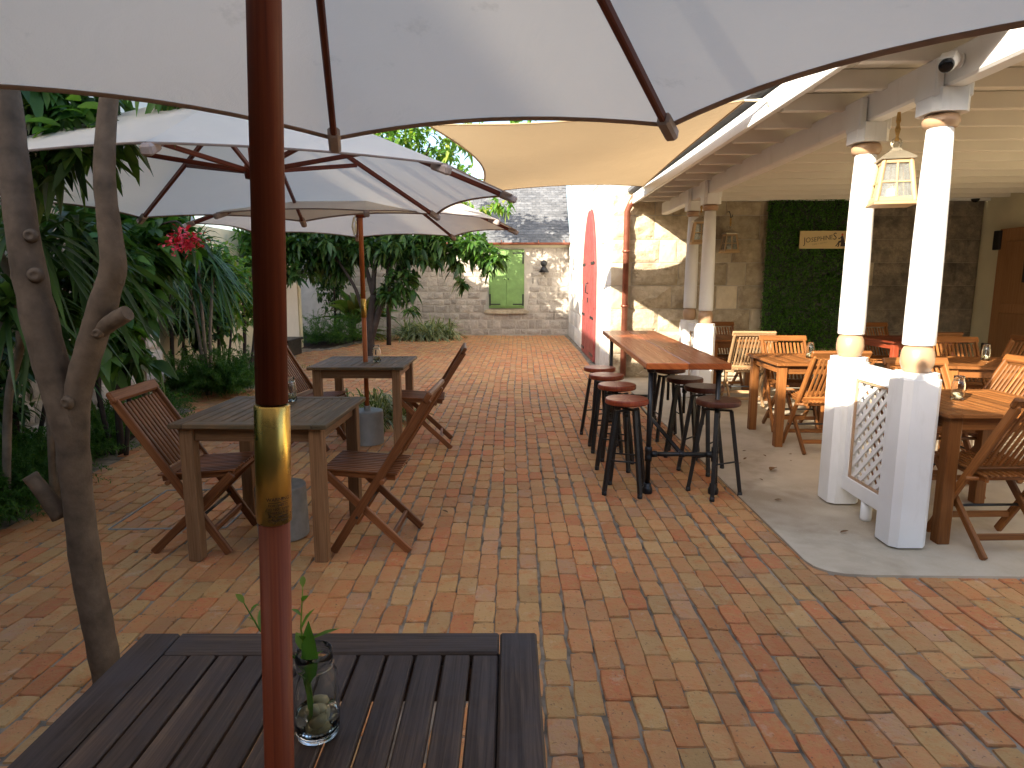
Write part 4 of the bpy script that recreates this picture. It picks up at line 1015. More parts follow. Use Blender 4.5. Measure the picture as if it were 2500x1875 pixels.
# ---- lanterns
def make_lantern(label, loc, rz, sc=1.0, rope=.16, hook=False):
    t = thing('lantern', label, 'lantern', loc, rz, 'wooden candle lanterns'); t.scale = (sc,) * 3
    b, tp, h = .098, .070, .235      # half widths and height, hung with its top at z = 0 minus rope
    z1 = -rope - .115; z0 = z1 - h
    cs = [(-1, -1), (1, -1), (1, 1), (-1, 1)]
    for (sx, sy) in cs: MB().beam((sx * (b - .008), sy * (b - .008), z0 + .016), (sx * (tp - .008), sy * (tp - .008), z1), .018, .018, up=(sx, sy, 0), k=.002).build('post', 'lantern_wood', t)
    MB().cbox((0, 0, z0 + .007), (b + .006, b + .006, .0085), None, .003).build('base', 'lantern_wood', t)
    for k in range(4):
        a = k * math.pi / 2; Rm = Matrix.Rotation(a, 3, 'Z'); f = lambda x, z: Rm @ Vector((x, -(b - .006 + (tp - b) * (z - z0) / h), z))
        MB().beam(f(-tp + .016, z1 - .011), f(tp - .016, z1 - .011), .012, .022, k=.002).build('top_rail', 'lantern_wood', t); fr = MB().beam(f(-b + .02, z0 + .028), f(b - .02, z0 + .028), .012, .024, k=.002).build('bottom_rail', 'lantern_wood', t)
        MB().beam(f(0, z0 + .04), f(0, z1 - .022), .009, .008, up=Rm @ Vector((0, 1, 0)), k=.001).build('glazing_bar', 'lantern_wood', fr)
        mz = (z0 + z1) / 2; MB().beam(f(-b + .025, mz), f(-.006, mz), .007, .008, k=.001).build('glazing_bar', 'lantern_wood', fr); MB().beam(f(.006, mz), f(b - .025, mz), .007, .008, k=.001).build('glazing_bar', 'lantern_wood', fr)
        m = MB(); q = [f(-b + .022, z0 + .036), f(b - .022, z0 + .036), f(tp - .018, z1 - .018), f(-tp + .018, z1 - .018)]; ins = Rm @ Vector((0, .006, 0))
        m.v = [tuple(p + ins) for p in q] + [tuple(p + ins * 1.4) for p in q]; m.face((0, 1, 2, 3), [(0, 0)] * 4); m.face((7, 6, 5, 4), [(0, 0)] * 4); m.build('pane', 'pane', fr)
    r4 = math.sqrt(2)
    ro = MB().lathe([(.0005, z1 - .002), (.082 * r4, z1 - .002), (.084 * r4, z1 + .006), (.05 * r4, z1 + .034), (.03 * r4, z1 + .046), (.02 * r4, z1 + .062), (.0005, z1 + .066)], (0, 0, 0), 4, False, Matrix.Rotation(R(45), 3, 'Z')).build('roof', 'tin', t)
    MB().lathe([(.026, -.003), (.030, 0), (.026, .003), (.022, 0)], (0, 0, z1 + .088), 16, True, Matrix.Rotation(R(90), 3, 'X'), True).build('ring', 'tin', ro)
    MB().tube([(-.012, 0, z1 + .064), (-.02, 0, z1 + .085), (0, 0, z1 + .1), (.02, 0, z1 + .085), (.012, 0, z1 + .064)], .004, 8).build('bail', 'tin', ro)
    MB().lathe([(.03, z0 + .017), (.03, z0 + .09), (.004, z0 + .092), (.003, z0 + .104)], (0, 0, 0), 18).build('candle', 'wax', t)
    zr = z1 + .10
    MB().tube([(-.004, 0, zr), (.007, 0, zr + (-zr) * .4), (-.004, 0, zr + (-zr) * .7), (0, 0, 0)], .008, 8).build('rope', 'rope', t)
    MB().tube([(.006, 0, zr), (-.007, 0, zr + (-zr) * .4), (.006, 0, zr + (-zr) * .7), (0, 0, 0)], .007, 8).build('rope', 'rope', t)
    if hook: MB().tube([(-.02, .07, .07), (-.02, 0.01, .07), (-.015, -.01, .04), (0, -.005, -.012), (.014, -.005, .0), (.016, -.005, .03)], .006, 8).build('hook', 'iron', t)
    return t
make_lantern('wooden lantern hanging by rope between the two near white columns', (BMX, 3.80, 2.37), R(-16), 1.05, .13)
make_lantern('wooden lantern hanging between the pair of far columns', (BMX, 7.68, 2.37), R(-8), 1.05, .13)
make_lantern('dark wooden lantern hung from an iron hook on the stone wall', (3.02, 9.42, 2.33), R(3), 1.1, .10, True)

# ---- green hedge panel and the sign on it
hp = thing('hedge_panel', 'tall dark green artificial boxwood panel on the stone wall behind the sign', 'hedge panel', (4.19, 9.55, 0))
box_part('backing', 'iron', hp, (-.60, -.02, .46), (.60, .0, 2.60))
N = 15000; P = np.stack([rng.uniform(-.63, .63, N), -.03 - .05 * rng.random(N), rng.uniform(.44, 2.63, N)], 1)
Dv = rng.normal(size=(N, 3)); Dv[:, 1] = -np.abs(Dv[:, 1]) - .35
stuff(put('foliage', leaf_mesh('foliage', P, Dv, rng.uniform(.028, .05, N), rng.uniform(.014, .024, N), 'leaf_box', 3, .2, .3), hp))
sg = thing('cafe_sign', 'tan sign board reading JOSEPHINES with a seated lady emblem on hedge panel', 'sign', (4.36, 9.435, 2.017))
brd = box_part('board', 'sign_board', sg, (-.345, -.008, -.124), (.345, .01, .124), .002)
letters = []; x = -.295; tilt = R(8.5)
sizes = [.125, .10, .088, .088, .088, .088, .088, .088, .088, .135]
for i, chh in enumerate('JOSEPHINES'):
    me = text_mesh(chh, sizes[i] * 1.02); xs = [v.co.x for v in me.vertices]; wdt = max(xs) - min(xs)
    ca, sa = math.cos(tilt), math.sin(tilt); xo = x - min(xs) * .92; zb = -.048 + (.0 if i else -.012) + (-.010 if i == 9 else 0) - .0
    for v in me.vertices:
        a = v.co.x * .92 + xo; b = v.co.y; rx = a + .295; v.co = (-.295 + rx * ca - b * sa * .3, -.0095, zb + rx * sa * .9 + b)
    me.materials.clear(); me.materials.append(M['ink']); put('lettering', me, brd); x += wdt * .92 + .010
me = text_mesh('CAFE  \u2022  BISTRO', .030)
for v in me.vertices: a = v.co.x; v.co = (-.06 + a, -.0095, -.062 + a * .16 + v.co.y)
me.materials.clear(); me.materials.append(M['ink_faint']); put('lettering', me, brd)
def flat(nm, mat, poly): MB().prism(poly, (0, -.0105, 0), (1, 0, 0), (0, 0, 1), (0, .0022, 0)).build(nm, mat, brd)
flat('emblem', 'ink', [(.235, -.092), (.305, -.092), (.312, -.045), (.24, -.03)])                       # crate
flat('emblem', 'ink', [(.19, -.052), (.205, -.018), (.235, -.012), (.238, .015), (.225, .03), (.245, .055), (.262, .055), (.275, .02), (.290, -.02), (.285, -.042), (.25, -.032), (.21, -.05), (.178, -.09), (.160, -.09)])
flat('emblem', 'ink', [(.205, -.05), (.222, -.055), (.212, -.097), (.186, -.097), (.2, -.085)])
flat('emblem', 'ink', [(.222, .028), (.232, .02), (.212, .008), (.205, .016)]); flat('emblem', 'ink', [(.20, .01), (.212, .01), (.212, .026), (.20, .026)])
flat('emblem', 'ink_red', [(.240, .056), (.236, .074), (.248, .090), (.264, .084), (.268, .066), (.258, .054)])

# ---- security cameras
sc_ = thing('security_camera', 'white bullet security camera fixed to veranda beam, top right', 'security camera', (2.02, 3.17, 2.43), 0)
dirn = Vector((-.55, -.55, -.42)).normalized(); qz = dirn.to_track_quat('Z', 'Y').to_matrix(); o0 = Vector((-.055, -.02, .0))
MB().lathe([(.0, -.055), (.030, -.052), (.034, -.045), (.034, .045), (.031, .048)], o0, 22, True, qz).build('body', 'white_paint', sc_)
MB().lathe([(.0305, .0481), (.0305, .062), (.027, .066), (.0, .064)], o0, 22, True, qz).build('lens', 'lens_black', sc_)
MB().beam(o0 + Vector((-.01, -.01, .038)), o0 + dirn * .07 + Vector((0, 0, .034)), .06, .006, k=.002).build('sun_shield', 'white_paint', sc_)
MB().tube([o0 + dirn * -.045, (-.012, .028, .03), (.02, .06, .03), (.047, .06, .03)], .011, 10).build('bracket', 'white_paint', sc_)
MB().lathe([(.0, 0), (.032, .0), (.032, .012), (0, .012)], (.046, .06, .03), 18, True, Matrix.Rotation(R(-90), 3, 'Y')).build('mount', 'white_paint', sc_)
s2 = thing('dome_camera', 'small dark security camera high in the far right corner', 'security camera', (6.45, 9.45, 2.58), 0)
MB().lathe([(.0, -.05), (.03, -.045), (.05, -.02), (.055, 0), (.0, .0)], (0, 0, 0), 18).build('dome', 'lens_black', s2)
MB().lathe([(.0, .0005), (.06, .0005), (.06, .02), (0, .02)], (0, 0, 0), 18).build('housing', 'white_paint', s2)
tag(MB().cbox((2.30, 3.53, .37), (.012, .035, .35), None, .003).build('leaning_board', 'brown_board'), 'narrow red-brown board standing behind the near white pedestal', 'board')
bpy.data.objects['leaning_board'].location.z = SZ

# ---- fallen leaves
lm = leaf_mesh('fallen_leaf', [(-.02, 0, .006)], [(1, 0, .12)], np.array([.045]), np.array([.02]), 'dead_leaf', 5, -.1, .5)
big = leaf_mesh('fallen_leaf', [(-.045, 0, .012)], [(1, .1, .15)], np.array([.09]), np.array([.055]), 'dead_leaf', 5, .1, .6)
spots = [(1.78, 4.55), (1.93, 5.35), (1.85, 5.1), (1.98, 5.75), (2.05, 5.2), (2.2, 5.05), (1.72, 4.1), (2.28, 5.25), (1.75, 4.95), (1.62, 6.1), (1.57, 5.5), (-.28, 5.05), (-.95, 7.4), (.42, 8.1), (-.2, 9.1), (.9, 8.9), (1.0, 7.6), (.1, 6.6), (-.45, 3.9), (1.88, 3.55), (2.4, 4.75), (.55, 11.2), (-.6, 12.9), (-2.4, 5.2), (-2.55, 6.3), (.3, 10.2)]
for i, (x, y) in enumerate(spots):
    z = SZ if x > 1.5 and y > 3.05 else 0
    tag(put('fallen_leaf', lm, None, (x, y, z), (random.uniform(-.2, .2), 0, random.uniform(0, 6.3)), (random.uniform(.6, 1.2),) * 3), 'small dry brown leaf lying on the veranda concrete' if z else 'small dry brown leaf lying on the brick paving', 'leaf', 'fallen leaves on the veranda floor' if z else 'fallen leaves on the paving')
tag(put('curled_leaf', big, None, (1.96, 4.78, SZ), (0, 0, R(35))), 'large curled yellow-brown leaf on concrete near the lattice panel', 'leaf')
# ================================================================== PLANTS
def at(px, py, Y):      # point of the place seen at a pixel of the photograph, at distance Y
    u, v = px - 1250, 937.5 - py; cp, sp = math.cos(R(9.115)), math.sin(R(9.115))
    X, Yd, Z = u, 1580 * cp + v * sp, -1580 * sp + v * cp; c, s_ = math.cos(R(.43)), math.sin(R(.43)); X, Yd = X * c - Yd * s_, X * s_ + Yd * c
    return Vector((X * Y / Yd, Y, CAM_H + Z * Y / Yd))
def tree(name, label, base, stems, leafmesh, bark='bark', cat='tree', knots=(), group=None):
    t = thing(name, label, cat, base, 0, group); b = Vector(base)
    for i, (pts, rad) in enumerate(stems):
        P = []; Rr = []; rr = random.Random(i + len(pts)); sub = 4
        pts = [Vector(p) - b for p in pts]
        for k in range(len(pts) - 1):      # Catmull-Rom through the given points
            p0, p1, p2, p3 = pts[max(k - 1, 0)], pts[k], pts[k + 1], pts[min(k + 2, len(pts) - 1)]
            for q in range(sub):
                f = q / sub; P.append(.5 * ((2 * p1) + (p2 - p0) * f + (2 * p0 - 5 * p1 + 4 * p2 - p3) * f * f + (3 * p1 - p0 - 3 * p2 + p3) * f ** 3)); Rr.append((rad[k] + (rad[k + 1] - rad[k]) * f) * rr.uniform(.955, 1.045))
        P.append(pts[-1]); Rr.append(rad[-1]); MB().tube(P, Rr, 14).build('trunk' if i == 0 else 'limb', bark, t)
    for (p, r_, d) in knots:
        q = Vector(d).to_track_quat('Z', 'Y').to_matrix(); MB().lathe([(r_ * 1.2, -.018), (r_ * .85, -.007), (r_ * .6, -.002), (r_ * .4, -.005), (.0005, -.006)], Vector(p) - b, 12, True, q).build('knot', bark, t)
    if leafmesh is not None:
        for nm, me in leafmesh: o = put(nm, me, t, -b); stuff(o) if False else None
    return t
def leaves(blobs, n, per, L, W, mat, rows=4, droop=.35, shell=.5, spread=1.0, name='crown'):
    P, D = crown_pts(blobs, n, per, shell, spread); k = len(P)
    return leaf_mesh(name, P, D, L * rng.uniform(.7, 1.2, k), W * rng.uniform(.75, 1.2, k), mat, rows, droop)

# ---- forked tree in the left foreground
Y0 = 2.12; fb = (-1.50, Y0, 0)
px1 = [(262, 1660, 40), (238, 1520, 42), (212, 1390, 42), (190, 1210, 41), (180, 1110, 43), (172, 1020, 44), (166, 975, 30)]
w_of = lambda p: p[2] * Y0 / 1830
trunk = [(-1.50, Y0, -.05)] + [tuple(at(a, b, Y0)) for a, b, _ in px1]
f0 = at(165, 1000, Y0)
ls = [(182, 1150, 36), (168, 1040, 43), (125, 890, 46), (92, 760, 44), (60, 600, 41), (38, 430, 37), (22, 280, 33), (5, 150, 28), (-30, 0, 22)]
rs = [(186, 1150, 34), (184, 1000, 38), (205, 900, 37), (238, 790, 38), (262, 710, 36), (277, 650, 33), (268, 560, 29), (255, 430, 27), (262, 280, 24), (280, 150, 20), (300, 0, 16)]
mk = lambda q, dy=0: [tuple(at(a, b, Y0 + dy)) for a, b, _ in q]
stems = [(trunk, [.062] + [w_of(p) for p in px1]), (mk(ls), [w_of(p) for p in ls]), (mk(rs), [w_of(p) for p in rs]),
         ([tuple(at(228, 815, Y0)), tuple(at(275, 785, Y0 - .02)), tuple(at(312, 764, Y0 - .03))], [.030, .028, .025]),
         ([tuple(at(150, 1260, Y0)), tuple(at(105, 1200, Y0 - .02)), tuple(at(72, 1160, Y0 - .03))], [.032, .026, .024])]
t1, t2 = Vector(stems[1][0][-1]), Vector(stems[2][0][-1])
stems += [([t1, t1 + Vector((-.1, .1, .35)), t1 + Vector((-.35, .3, .8))], [.026, .018, .008]), ([t2, t2 + Vector((.1, .25, .35)), t2 + Vector((.2, .5, .8))], [.018, .014, .006])]
kn = [(at(82, 672, Y0 - .055), .022, (.35, -1, 0)), (at(70, 575, Y0 - .05), .020, (.3, -1, 0)), (at(295, 682, Y0 - .01), .022, (1, -.5, .1)), (at(232, 815, Y0 - .05), .016, (.1, -1, 0)), (at(262, 795, Y0 - .04), .013, (.5, -1, 0)), (at(155, 985, Y0 - .06), .020, (-.1, -1, 0)), (at(206, 1100, Y0 - .01), .018, (1, -.4, 0))]
cb = [(-1.9, 2.0, 3.05, .6, .6, .35), (-1.3, 2.6, 3.15, .5, .5, .3),  (-2.2, 3.6, 3.1, .7, .8, .4), (-3.0, 3.4, 3.0, .6, .8, .4)]
tree('forked_tree', 'smooth-barked forked tree with pruned stubs in the left foreground', fb, stems, [('crown', leaves(cb, 120, 7, .18, .06, 'leaf_mid'))], 'bark', knots=kn)

# ---- thin-stemmed tree whose leaves hang at the top left
Y1 = 2.95; st = [(-30, 1120), (20, 980), (50, 840), (40, 720), (20, 660), (-20, 590), (-60, 480), (-40, 380), (40, 300)]
stm = [tuple(at(a, b, d)) for (a, b), d in zip(st, (3.85, 3.8, 3.7, 3.6, 3.5, 3.4, 3.3, 3.1, 3.0))]; stm[0] = (-3.2, 3.85, -.03)
bl = [(*at(130, 255, Y1), .22, .25, .13), (*at(175, 330, Y1 - .1), .20, .22, .13), (*at(95, 400, Y1 - .12), .10, .15, .14), (*at(220, 250, Y1 + .1), .16, .2, .10), (*at(60, 330, Y1), .12, .2, .2), (*at(60, 190, Y1), .25, .3, .15), (*at(-100, 250, Y1), .3, .4, .3)]
tree('slender_tree', 'slender tree with long dark leaves hanging at the top left corner', stm[0][:2] + (0,), [(stm, [.024, .023, .023, .025, .025, .023, .02, .016, .010]),
     ([stm[-1], tuple(at(150, 260, Y1)), tuple(at(215, 300, Y1))], [.012, .008, .004]), ([stm[-2], tuple(at(90, 330, Y1 - .05)), tuple(at(115, 440, Y1 - .1))], [.012, .008, .003])],
     [('crown', leaves(bl, 150, 7, .15, .05, 'leaf_dark', 5, .5)), ('young_leaves', leaves(bl[:4], 36, 6, .13, .042, 'leaf_mid', 5, .4))], 'bark_pale')
# ---- flowering shrub with broad leaves behind the fork, its hanging stems above the middle parasol
Y2 = 5.3
bl = [(*at(330, 600, Y2), .32, .3, .28), (*at(270, 560, Y2 + .3), .35, .3, .3), (*at(390, 570, Y2 + .3), .28, .3, .18), (*at(330, 700, Y2 - .1), .22, .2, .25), (*at(300, 830, Y2 - .3), .22, .2, .22), (*at(255, 760, Y2), .25, .3, .3), (*at(400, 640, Y2 + .3), .14, .2, .16), (*at(330, 430, Y2 + .6), .5, .4, .3), (*at(330, 880, Y2 - .3), .12, .15, .12)]
base = (-3.35, Y2, 0)
shr = tree('flowering_shrub', 'broad-leaved shrub with a red flower cluster behind the forked tree', base,
     [([(-3.35, Y2, -.03), (-3.32, Y2, .7), tuple(at(320, 640, Y2))], [.03, .024, .012]), ([(-3.28, Y2 - .06, -.03), (-3.2, Y2 - .05, .6), tuple(at(300, 800, Y2 - .2))], [.02, .016, .006]), ([(-3.42, Y2, -.03), (-3.5, Y2, .8), tuple(at(255, 560, Y2 + .2))], [.022, .018, .008]), ([tuple(at(360, 560, Y2 + .2)), tuple(at(430, 540, Y2 - .1)), tuple(at(455, 575, Y2 - .42))], [.010, .008, .004])],
     [('crown', leaves(bl, 260, 6, .19, .10, 'leaf_mid', 5, .55, .35)), ('dark_leaves', leaves(bl, 160, 6, .17, .09, 'leaf_dark', 5, .5, .1))], 'bark_dark', 'shrub')  # second leaf set in a darker green, reaching further into the shrub
fp = at(452, 588, Y2 - .45); N = 170
P = np.array(fp) + rng.normal(0, 1, (N, 3)) * (.065, .05, .045); stuff(put('flower_cluster', leaf_mesh('flower_cluster', P, rng.normal(size=(N, 3)), rng.uniform(.03, .05, N), rng.uniform(.02, .032, N), 'flower_red', 4, .3), shr, -Vector(base)))
# hanging orchid stems seen above the middle parasol
Y3 = 3.02; base3 = at(425, 225, Y3)
hg = [(*at(430, 205, Y3), .16, .12, .07), (*at(400, 240, Y3), .06, .06, .03), (*at(480, 262, Y3), .03, .04, .03)]
N = 26; P = np.array([at(random.uniform(395, 445), random.uniform(236, 262), Y3 + random.uniform(-.05, .05)) for _ in range(N)])
D = np.stack([rng.uniform(-.45, .1, N), rng.uniform(-.2, .2, N), np.full(N, -1.)], 1)
orc = tree('hanging_orchid', 'clump of thick hanging green orchid stems above the middle parasol', tuple(base3), [([tuple(base3 + Vector((-.5, .3, .35))), tuple(base3 + Vector((-.2, .1, .1))), tuple(base3)], [.02, .018, .01])],
     [('leaf', leaves(hg, 34, 5, .10, .03, 'leaf_mid', 5, .6)), ('stem', leaf_mesh('stem', P[:16], D[:16], .085 * rng.uniform(.7, 1.15, 16), .013, 'leaf_bright', 6, -.1, .8, (.6, 1., .8, 1., .8, .2))), ('old_stem', leaf_mesh('old_stem', P[16:] + (.085, 0, 0), D[16:], .065, .008, 'dead_leaf', 6, -.1, .8, (.6, 1., .8, 1., .8, .2)))], 'bark_dark', 'orchid')
# ---- dracaenas and other strap-leaved plants
def dracaena(label, base, heads, n, L, W, mat='leaf_strap', r_=.022, cat='plant', elev=(-35, 80)):
    t = thing('dracaena', label, cat, base, 0, 'strap-leaved dracaenas'); b = Vector(base)
    for h in heads:
        h = Vector(h) - b; MB().tube([(h.x * .1, h.y * .1, -.05), (h.x * .45, h.y * .4, h.z * .5), h], [r_, r_ * .9, r_ * .7], 10).build('stem', 'bark_pale', t)
        put('leaf_rosette', blades([tuple(h + Vector((0, 0, .04 * i))) for i in range(-2, 3)], n, L, W, elev, .75, mat, 'leaf_rosette'), t)
    return t
dracaena('tall dracaena with arching strap leaves behind the forked trunk at left', (-2.95, 3.9, 0), [at(175, 560, 4.0), at(120, 700, 3.9), at(235, 660, 4.1)], 75, .55, .042)
dracaena('dark dracaena with fine drooping leaves at the left edge', (-3.0, 3.3, 0), [at(20, 760, 3.4), at(60, 560, 3.5)], 60, .5, .04)
dracaena('dracaena on two thin pale stems beside the stone wall end', (-3.95, 8.15, 0), [at(480, 610, 8.1), at(520, 660, 8.3), at(455, 660, 8.2)], 90, .68, .034)
dracaena('dracaena with spiky drooping leaves against the pale stone wall', (-3.72, 6.3, 0), [at(335, 640, 6.2), at(345, 560, 6.2)], 30, .62, .03, elev=(-70, 60))
# ---- hedge shrubs filling the bed behind
rh = random.Random(31)
desc = ['at the far left behind the dracaena', 'left of the forked trunk', 'above the stone wall beside the red flowers', 'between the stone wall and cream wall', 'leafy yellow-green vine shrub beside the gate pillar', 'over the cream wall behind farther table', 'low against the cream wall above the fern mound', 'at the back left corner behind the bromeliad', 'low in the bed at the left frame edge', 'low in the bed behind the trunk fork']
for i, (x, y, z, rx, ry, rz, n, mt) in enumerate([(-3.9, 3.0, 1.7, .45, .8, 1.2, 260, 'leaf_dark'), (-4.1, 4.6, 2.0, .4, .8, 1.2, 260, 'leaf_dark'), (-4.3, 6.3, 2.75, .55, .9, .55, 220, 'leaf_dark'),
                                                  (-4.65, 8.6, 1.95, .5, .7, .75, 300, 'leaf_mid'), (-4.35, 10.2, 1.5, .45, .7, .9, 360, 'leaf_bright'), (-4.7, 11.8, 2.1, .55, .9, .8, 300, 'leaf_mid'), (-4.4, 9.4, 1.15, .4, .7, .8, 300, 'leaf_dark'), (-4.5, 15.9, 1.7, .6, .7, 1.2, 380, 'leaf_dark'), (-3.7, 3.6, .75, .35, .6, .6, 240, 'leaf_dark'), (-3.95, 4.9, .8, .3, .6, .7, 240, 'leaf_dark')]):
    bl = [(x + rh.uniform(-.2, .2), y + rh.uniform(-.5, .5), z + rh.uniform(-.5, .5) * rz, rx * rh.uniform(.6, .9), ry * rh.uniform(.5, .8), rz * rh.uniform(.4, .7)) for _ in range(6)]
    tree('garden_shrub', 'dense green garden shrub %s' % desc[i] if i != 4 else desc[i], (x, y, 0), [([(x, y, -.05), (x + .05, y, z * .5), (x, y + .1, z)], [.03, .025, .01]), ([(x + .05, y + .1, -.05), (x + .15, y + .2, z * .6), (x + .1, y + .3, z * 1.1)], [.02, .016, .006])],
         [('crown', leaves(bl, n, 7, .13, .055, mt, 4, .4, .2))], 'bark_dark', 'shrub', group='shrubs filling the garden bed')
for i, (x, y, z, rx, ry, rz) in enumerate(((-2.75, 1.4, 1.3, .5, .7, 1.0), (-2.75, -.3, 1.0, .5, .8, .8), (-2.8, -1.9, 1.0, .5, .8, .8))):  # unseen shrubs added to darken the left foreground
    bl = [(x + rh.uniform(-.2, .2), y + rh.uniform(-.5, .5), z + rh.uniform(-.6, .6) * rz, rx * rh.uniform(.6, .9), ry * rh.uniform(.5, .8), rz * rh.uniform(.4, .7)) for _ in range(6)]
    tree('garden_shrub', 'dense green shrub added for shade left of the viewer, unseen, %s' % ('beside the foreground table', 'level with the viewer', 'behind the viewer')[i], (x, y, 0), [([(x, y, -.05), (x + .05, y, z * .5), (x, y + .1, z)], [.03, .025, .01])],
         [('crown', leaves(bl, 420, 7, .2, .085, 'leaf_dark', 3, .4, .2))], 'bark_dark', 'shrub', group='shrubs filling the garden bed')
# tall trees added beyond the garden wall for shade, mostly out of view
for i, (x, y, z) in enumerate(((-5.6, -1.5, 3.0), (-5.8, 1.6, 3.1), (-5.7, 4.6, 3.0))):
    bl = [(x + rh.uniform(-.5, .5), y + rh.uniform(-1.3, 1.3), z + rh.uniform(-.5, .6), .7, .9, .6) for _ in range(6)]
    tree('shade_tree', ('leafy unseen tree added for shade beyond the garden wall', 'leafy tree added for shade beyond the wall behind the slender tree', 'leafy tree added for shade beyond the wall by the grey-white building')[i], (x, y, 0), [([(x, y, -.05), (x + .1, y, 1.5), (x, y, 2.8)], [.09, .075, .04]), ([(x + .06, y, 1.7), (x + .4, y + .4, 2.4), (x + .5, y + .7, 3.0)], [.05, .035, .015])],
         [('crown', leaves(bl, 420, 7, .17, .06, 'leaf_mid', 4, .4, .3))], 'bark_dark', group='trees added for shade beyond the garden wall')
# ---- ferns
def fern(label, spots, n, L, name='asparagus_fern', mat='leaf_fern', per=110):
    c = np.mean(np.array(spots), 0); t = thing(name, label, 'fern', tuple(c), 0, 'feathery asparagus ferns')
    put('fronds', plumes([tuple(Vector(s_) - Vector(c)) for s_ in spots], n, L, mat, 'fronds', per), t); return t
fern('feathery fern mound at the foot of the stone wall end', [(-3.75, 8.0, .02), (-4.05, 8.15, .02), (-3.55, 8.35, .02), (-3.95, 8.5, .02), (-3.6, 7.95, .02), (-4.3, 8.0, .02)], 300, 1.05, per=130)
fern('feathery fern mound right of the white gate pillar', [(-4.35, 14.35, .02), (-4.0, 14.6, .02), (-4.55, 14.55, .02), (-3.75, 14.75, .02), (-4.2, 14.9, .02)], 230, 1.35, per=100)
fern('low fern clump along the bed edge at the left frame edge', [(-3.2, 3.6, .02), (-3.25, 3.9, .02), (-3.45, 3.4, .02), (-3.3, 4.1, .02)], 260, .62)
fern('low fern clump along the bed edge behind the forked trunk', [(-3.5, 4.5, .02), (-3.4, 4.2, .02), (-3.55, 4.9, .02), (-3.7, 4.6, .02)], 260, .62)
fern('low fern clump along the bed edge beside the reddish chair', [(-3.6, 5.4, .02), (-3.75, 5.8, .02), (-3.7, 6.3, .02), (-3.85, 6.8, .02)], 260, .62)
fern('low fern clump on the bed in the far lower left', [(-2.95, 2.8, .02), (-3.1, 3.1, .02), (-3.3, 2.7, .02)], 110, .42)
# ---- striped lilyturf clumps
def clump(label, spots, n, L, W, name='striped_grass'):
    c = Vector(spots[0]); t = thing(name, label, 'grass clump', tuple(c), 0, 'striped grass clumps')
    put('blades', blades([tuple(Vector(s_) - c) for s_ in spots], n, L, W, (35, 88), .85, 'leaf_striped', 'blades'), t); return t
clump('wide clump of striped grass against the cottage wall below green shutters', [(-2.24 + .55 * math.cos(a) * r_, 16.05 + .35 * math.sin(a) * r_, 0) for a in (0, 1, 2, 3, 4, 5) for r_ in (.4, 1)], 560, 1.25, .04)
clump('clump of striped grass on the paving behind the farther table base', [(-1.50 + .3 * math.cos(a) * r_, 6.62 + .2 * math.sin(a) * r_, 0) for a in (0, 1, 2, 3, 4, 5) for r_ in (.3, 1)], 430, .85, .026)
# ---- bromeliads and small tree at the back left
bm = thing('bromeliad', 'large bromeliad with broad green and red leaves at the back left', 'plant', (-3.95, 15.6, 0))
put('leaf_rosette', blades([(0, 0, .5), (.1, 0, .6), (0, .1, .4)], 40, 1.3, .2, (25, 82), .5, 'leaf_bromeliad', 'leaf_rosette', 6, (.6, .9, 1., .95, .7, .1)), bm)
put('lower_leaves', blades([(.25, -.2, .12), (.4, 0, .15)], 46, .6, .09, (5, 60), .5, 'leaf_bromeliad', 'lower_leaves', 6), bm); MB().tube([(0, 0, -.05), (0, 0, .6)], [.08, .06], 10).build('stem', 'bark_dark', bm)
YB = 12.4; cb_ = (-2.80, YB, 0)
A_ = lambda a, b, d=0: tuple(at(a, b, YB + d))
stems = [([(-2.80, YB, -.05), A_(903, 830), A_(906, 770), A_(912, 720)], [.105, .085, .075, .06]), ([A_(900, 850), A_(925, 760), A_(945, 690), A_(950, 600)], [.07, .055, .045, .03]), ([A_(912, 720), A_(898, 670), A_(880, 600)], [.055, .04, .025]), ([A_(912, 725), A_(914, 660), A_(930, 600), A_(980, 420)], [.05, .045, .035, .015]),
         ([A_(900, 800), A_(880, 740), A_(860, 690), A_(800, 600)], [.05, .04, .03, .015]), ([A_(945, 690), A_(1010, 640), A_(1100, 610), A_(1190, 630)], [.035, .03, .02, .008])]
B_ = lambda a, b, d, rx, ry, rz: (*at(a, b, YB + d), rx, ry, rz)
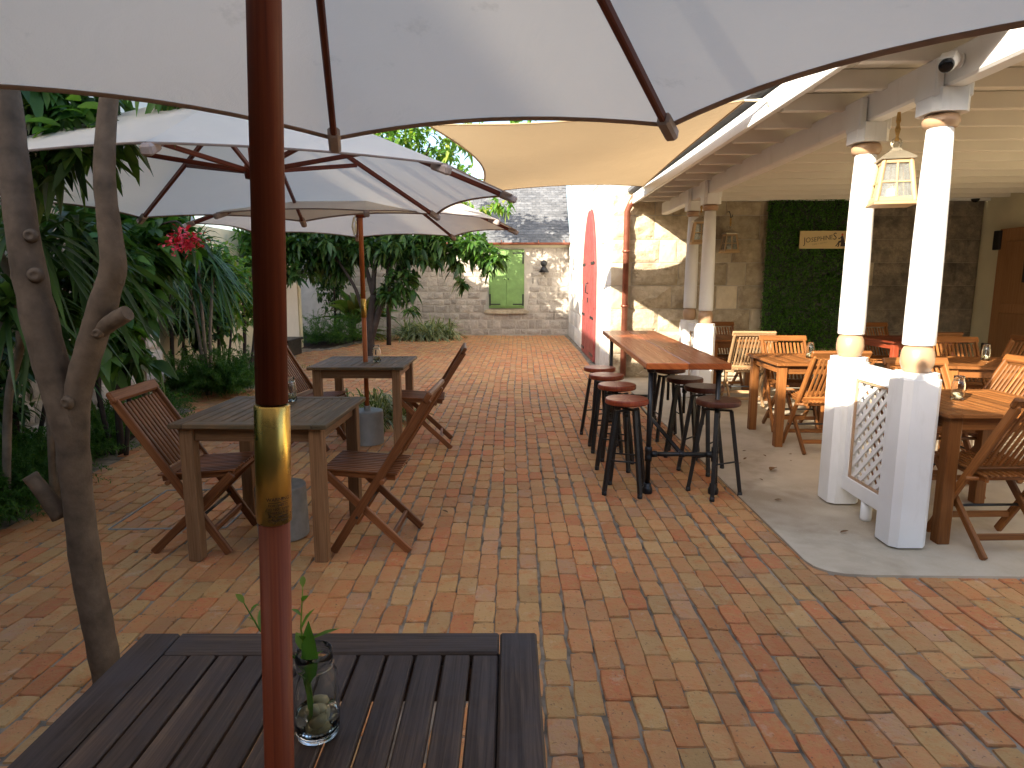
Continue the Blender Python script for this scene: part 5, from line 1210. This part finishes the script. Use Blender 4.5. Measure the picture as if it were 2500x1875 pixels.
bl = [B_(740, 590, -.2, .35, .5, .25), B_(810, 590, 0, .4, .6, .35), B_(880, 600, .2, .45, .7, .35), B_(960, 600, 0, .5, .7, .4), B_(1040, 600, .1, .5, .7, .35), B_(1110, 610, .1, .4, .5, .35), B_(980, 690, -.2, .4, .4, .35), B_(1010, 740, -.3, .22, .25, .2), B_(950, 720, -.1, .2, .3, .25),
      B_(1190, 640, .2, .30, .35, .2), B_(1130, 690, .1, .25, .3, .15), B_(720, 660, -.3, .25, .3, .2), B_(700, 570, .2, .35, .4, .3), B_(860, 520, .5, 1.0, .8, .4), B_(1020, 520, .5, .9, .8, .4), B_(680, 540, .2, .5, .6, .35), B_(760, 630, .2, .4, .5, .3), B_(830, 640, .4, .4, .5, .3), B_(640, 590, .1, .4, .5, .35)]
br = [B_(1200, 625, .1, .30, .35, .2), B_(1150, 590, .1, .3, .4, .25), B_(1060, 560, .1, .4, .5, .25), B_(700, 610, -.3, .25, .3, .3)]
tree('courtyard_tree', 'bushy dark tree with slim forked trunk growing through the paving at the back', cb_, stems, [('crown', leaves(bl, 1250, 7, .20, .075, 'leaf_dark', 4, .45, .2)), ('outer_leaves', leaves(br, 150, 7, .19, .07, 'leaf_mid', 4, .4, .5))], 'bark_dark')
YC = 14.6; C_ = lambda a, b, d, rx, ry, rz: (*at(a, b, YC + d), rx, ry, rz)
bl = [C_(990, 330, 0, .8, .8, .45), C_(1080, 380, .2, .55, .7, .5), C_(1130, 430, 0, .45, .5, .3), C_(1225, 495, -.6, .34, .3, .18), C_(1180, 505, -.4, .3, .3, .16), C_(1140, 340, .3, .5, .6, .4), C_(900, 300, .3, .6, .7, .5), C_(1250, 300, .6, .5, .5, .25), (-2.2, 14.5, 3.1, .8, .8, .5), (-1.3, 15.2, 3.0, .5, .7, .3), (-3.2, 13.6, 3.0, .8, .8, .6), (-3.6, 14.6, 2.6, .7, .8, .6)]
tree('far_tree', 'sunlit pale green tree above the parasols, spray of leaves before the slate roof', (-2.9, YC, 0), [([(-2.9, YC, -.05), (-2.8, YC, 1.8), (-2.3, YC, 3.2), tuple(at(1050, 350, YC))], [.055, .048, .04, .02]), ([(-2.6, YC, 2.6), tuple(at(1110, 440, YC)), tuple(at(1215, 490, YC - .5))], [.04, .025, .008])],
     [('crown', leaves(bl, 640, 7, .19, .07, 'leaf_bright', 4, .4, .3))], 'bark_dark')
